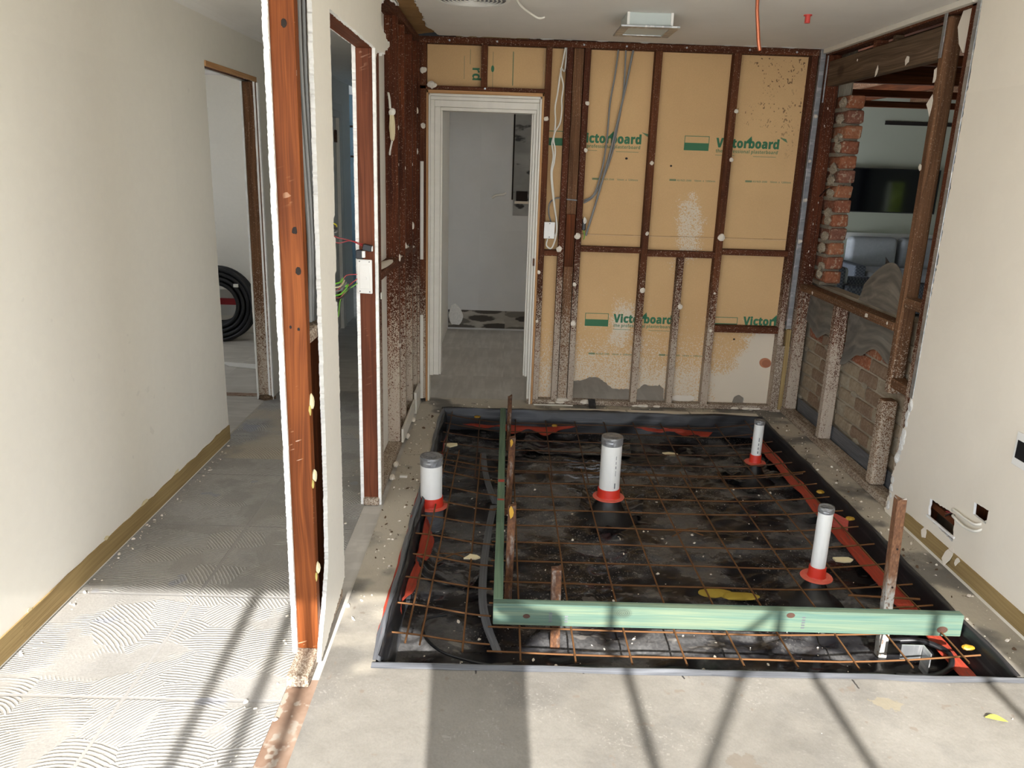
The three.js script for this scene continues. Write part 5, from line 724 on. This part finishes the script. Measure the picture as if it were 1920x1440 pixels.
box(tv, 'casing', 4.75, 6.05, 1.13, 1.735, -11.548, -11.50, M.blackPlastic, 0.006); box(tv, 'screen', 4.765, 6.035, 1.145, 1.72, -11.501, -11.497, std({ color: rgb(8, 10, 16), roughness: 0.06 }), 0.001);
M.wicker = std({ map: tex(256, 256, (u, v) => { const a = Math.sin(u * 120) * Math.sin(v * 160); return mix3([58, 62, 70], [112, 116, 122], 0.5 + 0.5 * a); }), roughness: 0.8 });
M.cushion = std({ map: tex(256, 256, (u, v) => { const k = (F(u * 40, v * 40, 3) - 0.5) * 14; return [176 + k, 178 + k, 180 + k]; }), roughness: 0.95 });
const sofa = thing('outdoor_sofa', 'grey wicker sofa with pale cushions under the television', 'sofa', [5.7, -0.2, -10.9]);
box(sofa, 'base', 4.75, 7.0, -0.15, 0.26, -11.45, -10.55, M.wicker, 0.03); box(sofa, 'arm', 4.62, 4.78, -0.15, 0.48, -11.45, -10.55, M.wicker, 0.03);
for (let i = 0; i < 3; i++) { box(sofa, 'seat_cushion', 4.80 + i * 0.72, 5.50 + i * 0.72, 0.26, 0.40, -11.3, -10.58, M.cushion, 0.04); const c = box(sofa, 'back_cushion', 4.82 + i * 0.72, 5.49 + i * 0.72, 0.38, 0.80, -11.46, -11.24, M.cushion, 0.06); }
for (const [x, z] of [[4.7, -10.6], [6.9, -10.6], [4.7, -11.4], [6.9, -11.4]]) box(sofa, 'foot', x, x + 0.05, -0.2, -0.15, z - 0.05, z, M.blackPlastic, 0.004);
const arm = thing('wicker_armchair', 'dark wicker armchair with pale cushion in front of the sofa', 'armchair', [4.2, -0.2, -9.4]);
box(arm, 'seat_base', 3.75, 4.55, -0.15, 0.18, -9.9, -9.1, M.wicker, 0.03); box(arm, 'backrest', 3.72, 3.9, 0.18, 0.62, -9.9, -9.1, M.wicker, 0.04); for (const z of [-9.95, -9.22]) box(arm, 'arm', 3.9, 4.55, 0.18, 0.42, z, z + 0.14, M.wicker, 0.04); box(arm, 'seat_cushion', 3.9, 4.52, 0.18, 0.30, -9.8, -9.22, M.cushion, 0.04); box(arm, 'back_cushion', 3.86, 4.0, 0.3, 0.6, -9.75, -9.25, M.cushion, 0.05); for (const [x, z] of [[3.78, -9.15], [4.48, -9.15], [3.78, -9.85], [4.48, -9.85]]) box(arm, 'foot', x, x + 0.05, -0.2, -0.15, z - 0.04, z, M.blackPlastic, 0.003);
const ott = thing('patio_table', 'low table with pale top on the patio', 'table', [5.1, -0.2, -8.7]);
box(ott, 'table_top', 4.75, 5.45, 0.02, 0.06, -9.0, -8.4, M.cushion, 0.01); for (const [x, z] of [[4.8, -8.45], [5.35, -8.45], [4.8, -8.9], [5.35, -8.9]]) box(ott, 'leg', x, x + 0.05, -0.2, 0.02, z - 0.05, z, M.blackPlastic, 0.004);
// garden beside the patio: hedge and ground
const garden = struct('floor_garden', 'lawn beside the patio', 'ground'); box(garden, 'lawn', 12, 40, -0.5, -0.3, -30, 30, std({ color: rgb(96, 116, 62), roughness: 0.95 }), 0);
for (let i = 0; i < 5; i++) { const z = -9 + i * 3.4, g = thing('garden_shrub', ['first', 'second', 'third', 'fourth', 'fifth'][i] + ' clipped shrub in the hedge row beside the patio, counted from the far end', 'shrub', [13, -0.3, z], 'hedge shrubs beside the patio'); part(g, 'stem', cylg(13, z, -0.3, 0.4, 0.06, 8), M.oldBrown); const leaves = []; for (let k = 0; k < 60; k++) leaves.push(lumpg(rr(0.18, 0.34), 1, 0.9, 1, k + i * 9).translate(13 + rr(-0.6, 0.6), rr(0.15, 2.2), z + rr(-1.3, 1.3))); part(g, 'foliage', mergeGeometries(leaves), std({ color: rgb(122, 138, 46), roughness: 0.8 })); }

// ---------------------------------------------------------------- behind the camera: garden door, its frame, paving, the photographer
const frontWall = struct('wall_front', 'wall over the wide garden door behind the viewer', 'wall');
box(frontWall, 'lintel', -1.72, 2.2, 2.165, 2.75, 1.1, 1.3, M.wall, 0); box(frontWall, 'side_pier', -1.72, -1.62, -0.2, 2.75, 1.1, 1.3, M.wall, 0); box(frontWall, 'side_pier', 1.965, 2.2, -0.2, 2.75, 1.1, 1.3, M.wall, 0);
const frame = struct('window_1', 'open garden door frame with slim posts and a brace', 'door frame');
for (const [x, w] of [[-0.785, 0.045], [-0.625, 0.045], [-0.50, 0.032], [0.58, 0.036], [1.217, 0.036], [1.81, 0.036]]) box(frame, 'frame_post', x - w / 2, x + w / 2, 0, 2.165, 1.18, 1.18 + w, M.white, 0.004);
part(frame, 'diagonal_brace', tubeg([[0.585, 1.50, 1.2], [1.19, 2.10, 1.2]], 0.015, 8, 4), M.white);
for (const [n, x0, x1, l] of [['window_2', -1.71, -1.61, 'open white side window in the left wall behind the viewer'], ['window_3', 1.955, 2.2, 'open white side window in the right wall behind the viewer']]) { const w = struct(n, l, 'window'); for (const [z0, z1, y0, y1] of [[-1.5, -1.45, 0.15, 2.12], [0.75, 0.8, 0.15, 2.12], [-1.45, 0.75, 0.15, 0.2], [-1.45, 0.75, 2.07, 2.12], [-0.37, -0.33, 0.2, 2.07]]) box(w, 'window_frame', x0, x1, y0, y1, z0, z1, M.whitePaint, 0.004); }
const yard = struct('floor_yard', 'pale paved yard outside the garden door', 'paving'); const yardM = std({ map: tex(256, 256, (u, v) => { const k = (F(u * 8, v * 8, 4) - 0.5) * 24; return [226 + k, 220 + k, 208 + k]; }), roughness: 0.9 });
box(yard, 'paving', -12, 14, -0.35, -0.05, 1.3, 18, yardM, 0); box(yard, 'paving', -12, -1.75, -0.35, -0.05, -3.1, 1.3, yardM, 0); box(yard, 'paving', 2.2, 14, -0.34, -0.06, -2.9, 1.3, yardM, 0);
// photographer: one continuous body meshed from tapered capsules
{
  const P = thing('person', 'person in dark clothes standing behind the viewpoint with both hands raised to a phone', 'person', [0.05, 0, 0.36]);
  const ox = 0.045, oz = 0.36;
  const bones = [];
  const b = (a, r0, c, r1) => bones.push([a[0] + ox, a[1], a[2] + oz, r0, c[0] + ox, c[1], c[2] + oz, r1]);
  b([0, 0.97, 0], 0.125, [0, 1.18, 0], 0.115); b([-0.045, 1.18, 0], 0.105, [-0.05, 1.42, 0], 0.11); b([0.045, 1.18, 0], 0.105, [0.05, 1.42, 0], 0.11);
  b([-0.14, 1.52, 0], 0.06, [0.14, 1.52, 0], 0.06); b([0, 1.50, 0], 0.06, [0, 1.62, -0.01], 0.05); b([0, 1.71, -0.02], 0.08, [0, 1.76, -0.01], 0.085);
  for (const s of [-1, 1]) { b([s * 0.085, 0.97, 0], 0.095, [s * 0.10, 0.5, -0.01], 0.06); b([s * 0.10, 0.5, -0.01], 0.058, [s * 0.11, 0.09, 0.02], 0.038); b([s * 0.11, 0.06, 0.03], 0.04, [s * 0.125, 0.035, -0.14], 0.032); b([s * 0.15, 1.53, 0], 0.055, [s * 0.27, 1.51, -0.13], 0.044); b([s * 0.27, 1.51, -0.13], 0.043, [s * 0.085, 1.52, -0.235], 0.028); b([s * 0.085, 1.52, -0.235], 0.027, [s * 0.07, 1.56, -0.25], 0.026); }
  const dist = (list, x, y, z, k) => { let acc = 0; for (const q of list) { const dx = q[4] - q[0], dy = q[5] - q[1], dzz = q[6] - q[2], t = clamp(((x - q[0]) * dx + (y - q[1]) * dy + (z - q[2]) * dzz) / (dx * dx + dy * dy + dzz * dzz)); const d = Math.hypot(x - q[0] - dx * t, y - q[1] - dy * t, z - q[2] - dzz * t) - q[3] - (q[7] - q[3]) * t; acc += Math.exp(-d * k); } return -Math.log(acc) / k; };
  const surf = (list, c, half, res, k) => { const mc = new MarchingCubes(res, new THREE.MeshStandardMaterial(), false, false, 120000); mc.isolation = 0; for (let i = 0; i < res; i++) for (let j = 0; j < res; j++) for (let m = 0; m < res; m++) mc.field[m * res * res + j * res + i] = -dist(list, c[0] + (i / res * 2 - 1) * half, c[1] + (j / res * 2 - 1) * half, c[2] + (m / res * 2 - 1) * half, k); mc.update(); const n = mc.count, g = new THREE.BufferGeometry(); g.setAttribute('position', new THREE.BufferAttribute(mc.positionArray.slice(0, n * 3), 3)); g.setAttribute('normal', new THREE.BufferAttribute(mc.normalArray.slice(0, n * 3), 3)); g.scale(half, half, half); g.translate(...c); return g; };
  const parts = [surf(bones, [ox, 0.94, oz - 0.05], 0.99, 84, 75)];
  for (const s of [-1, 1]) {                                 // hands: palm, four fingers round the phone edge, thumb
    const h = [], w = [s * 0.07 + ox, 1.56, -0.25 + oz], f = (a, r0, c, r1) => h.push([a[0], a[1], a[2], r0, c[0], c[1], c[2], r1]);
    f([w[0], w[1], w[2]], 0.025, [w[0] + s * -0.005, w[1] + 0.05, w[2] - 0.015], 0.028);
    for (let i = 0; i < 4; i++) { const y = w[1] + 0.035 + i * 0.02, len = [0.036, 0.044, 0.042, 0.032][i]; f([w[0], y, w[2] - 0.015], 0.010, [w[0] - s * 0.012, y + 0.004, w[2] - 0.015 - len], 0.009); f([w[0] - s * 0.012, y + 0.004, w[2] - 0.015 - len], 0.009, [w[0] - s * 0.04, y + 0.004, w[2] - 0.02 - len], 0.008); }
    f([w[0] - s * 0.01, w[1] + 0.02, w[2]], 0.012, [w[0] - s * 0.035, w[1] + 0.045, w[2] - 0.005], 0.010); f([w[0] - s * 0.035, w[1] + 0.045, w[2] - 0.005], 0.010, [w[0] - s * 0.045, w[1] + 0.07, w[2] - 0.02], 0.008);
    parts.push(surf(h, [w[0] - s * 0.01, w[1] + 0.05, w[2] - 0.03], 0.1, 44, 260));
  }
  // face: nose, brow, mouth, ears
  const hx = ox, hy = 1.735, hz = oz - 0.02; parts.push(...[ballg(hx, hy - 0.02, hz - 0.092, 0.016, 0.8, 1.4, 1.1), ballg(hx, hy - 0.058, hz - 0.084, 0.02, 1.3, 0.35, 0.5), ballg(hx - 0.092, hy - 0.01, hz + 0.005, 0.02, 0.4, 1.4, 0.9), ballg(hx + 0.092, hy - 0.01, hz + 0.005, 0.02, 0.4, 1.4, 0.9), ballg(hx - 0.034, hy + 0.005, hz - 0.082, 0.011), ballg(hx + 0.034, hy + 0.005, hz - 0.082, 0.011)].map((g) => { const q = flat(g); q.deleteAttribute('uv'); return q; }));
  part(P, 'body', mergeGeometries(parts), std({ color: rgb(86, 78, 74), roughness: 0.9 }));
  part(P, 'hair', new THREE.SphereGeometry(0.104, 20, 14, 0, Math.PI * 2, 0, Math.PI * 0.5).scale(0.95, 0.9, 1).rotateX(0.35).translate(hx, hy + 0.015, hz + 0.012), M.dark);
  const ph = thing('phone', 'black phone held up in both hands behind the viewpoint', 'phone', [0.045, 1.58, 0.06]); box(ph, 'body', -0.02, 0.11, 1.585, 1.652, 0.062, 0.070, M.blackPlastic, 0.003); box(ph, 'screen', -0.016, 0.106, 1.589, 1.648, 0.070, 0.0706, M.blackPlastic, 0);
}

renderer.render(scene, camera);
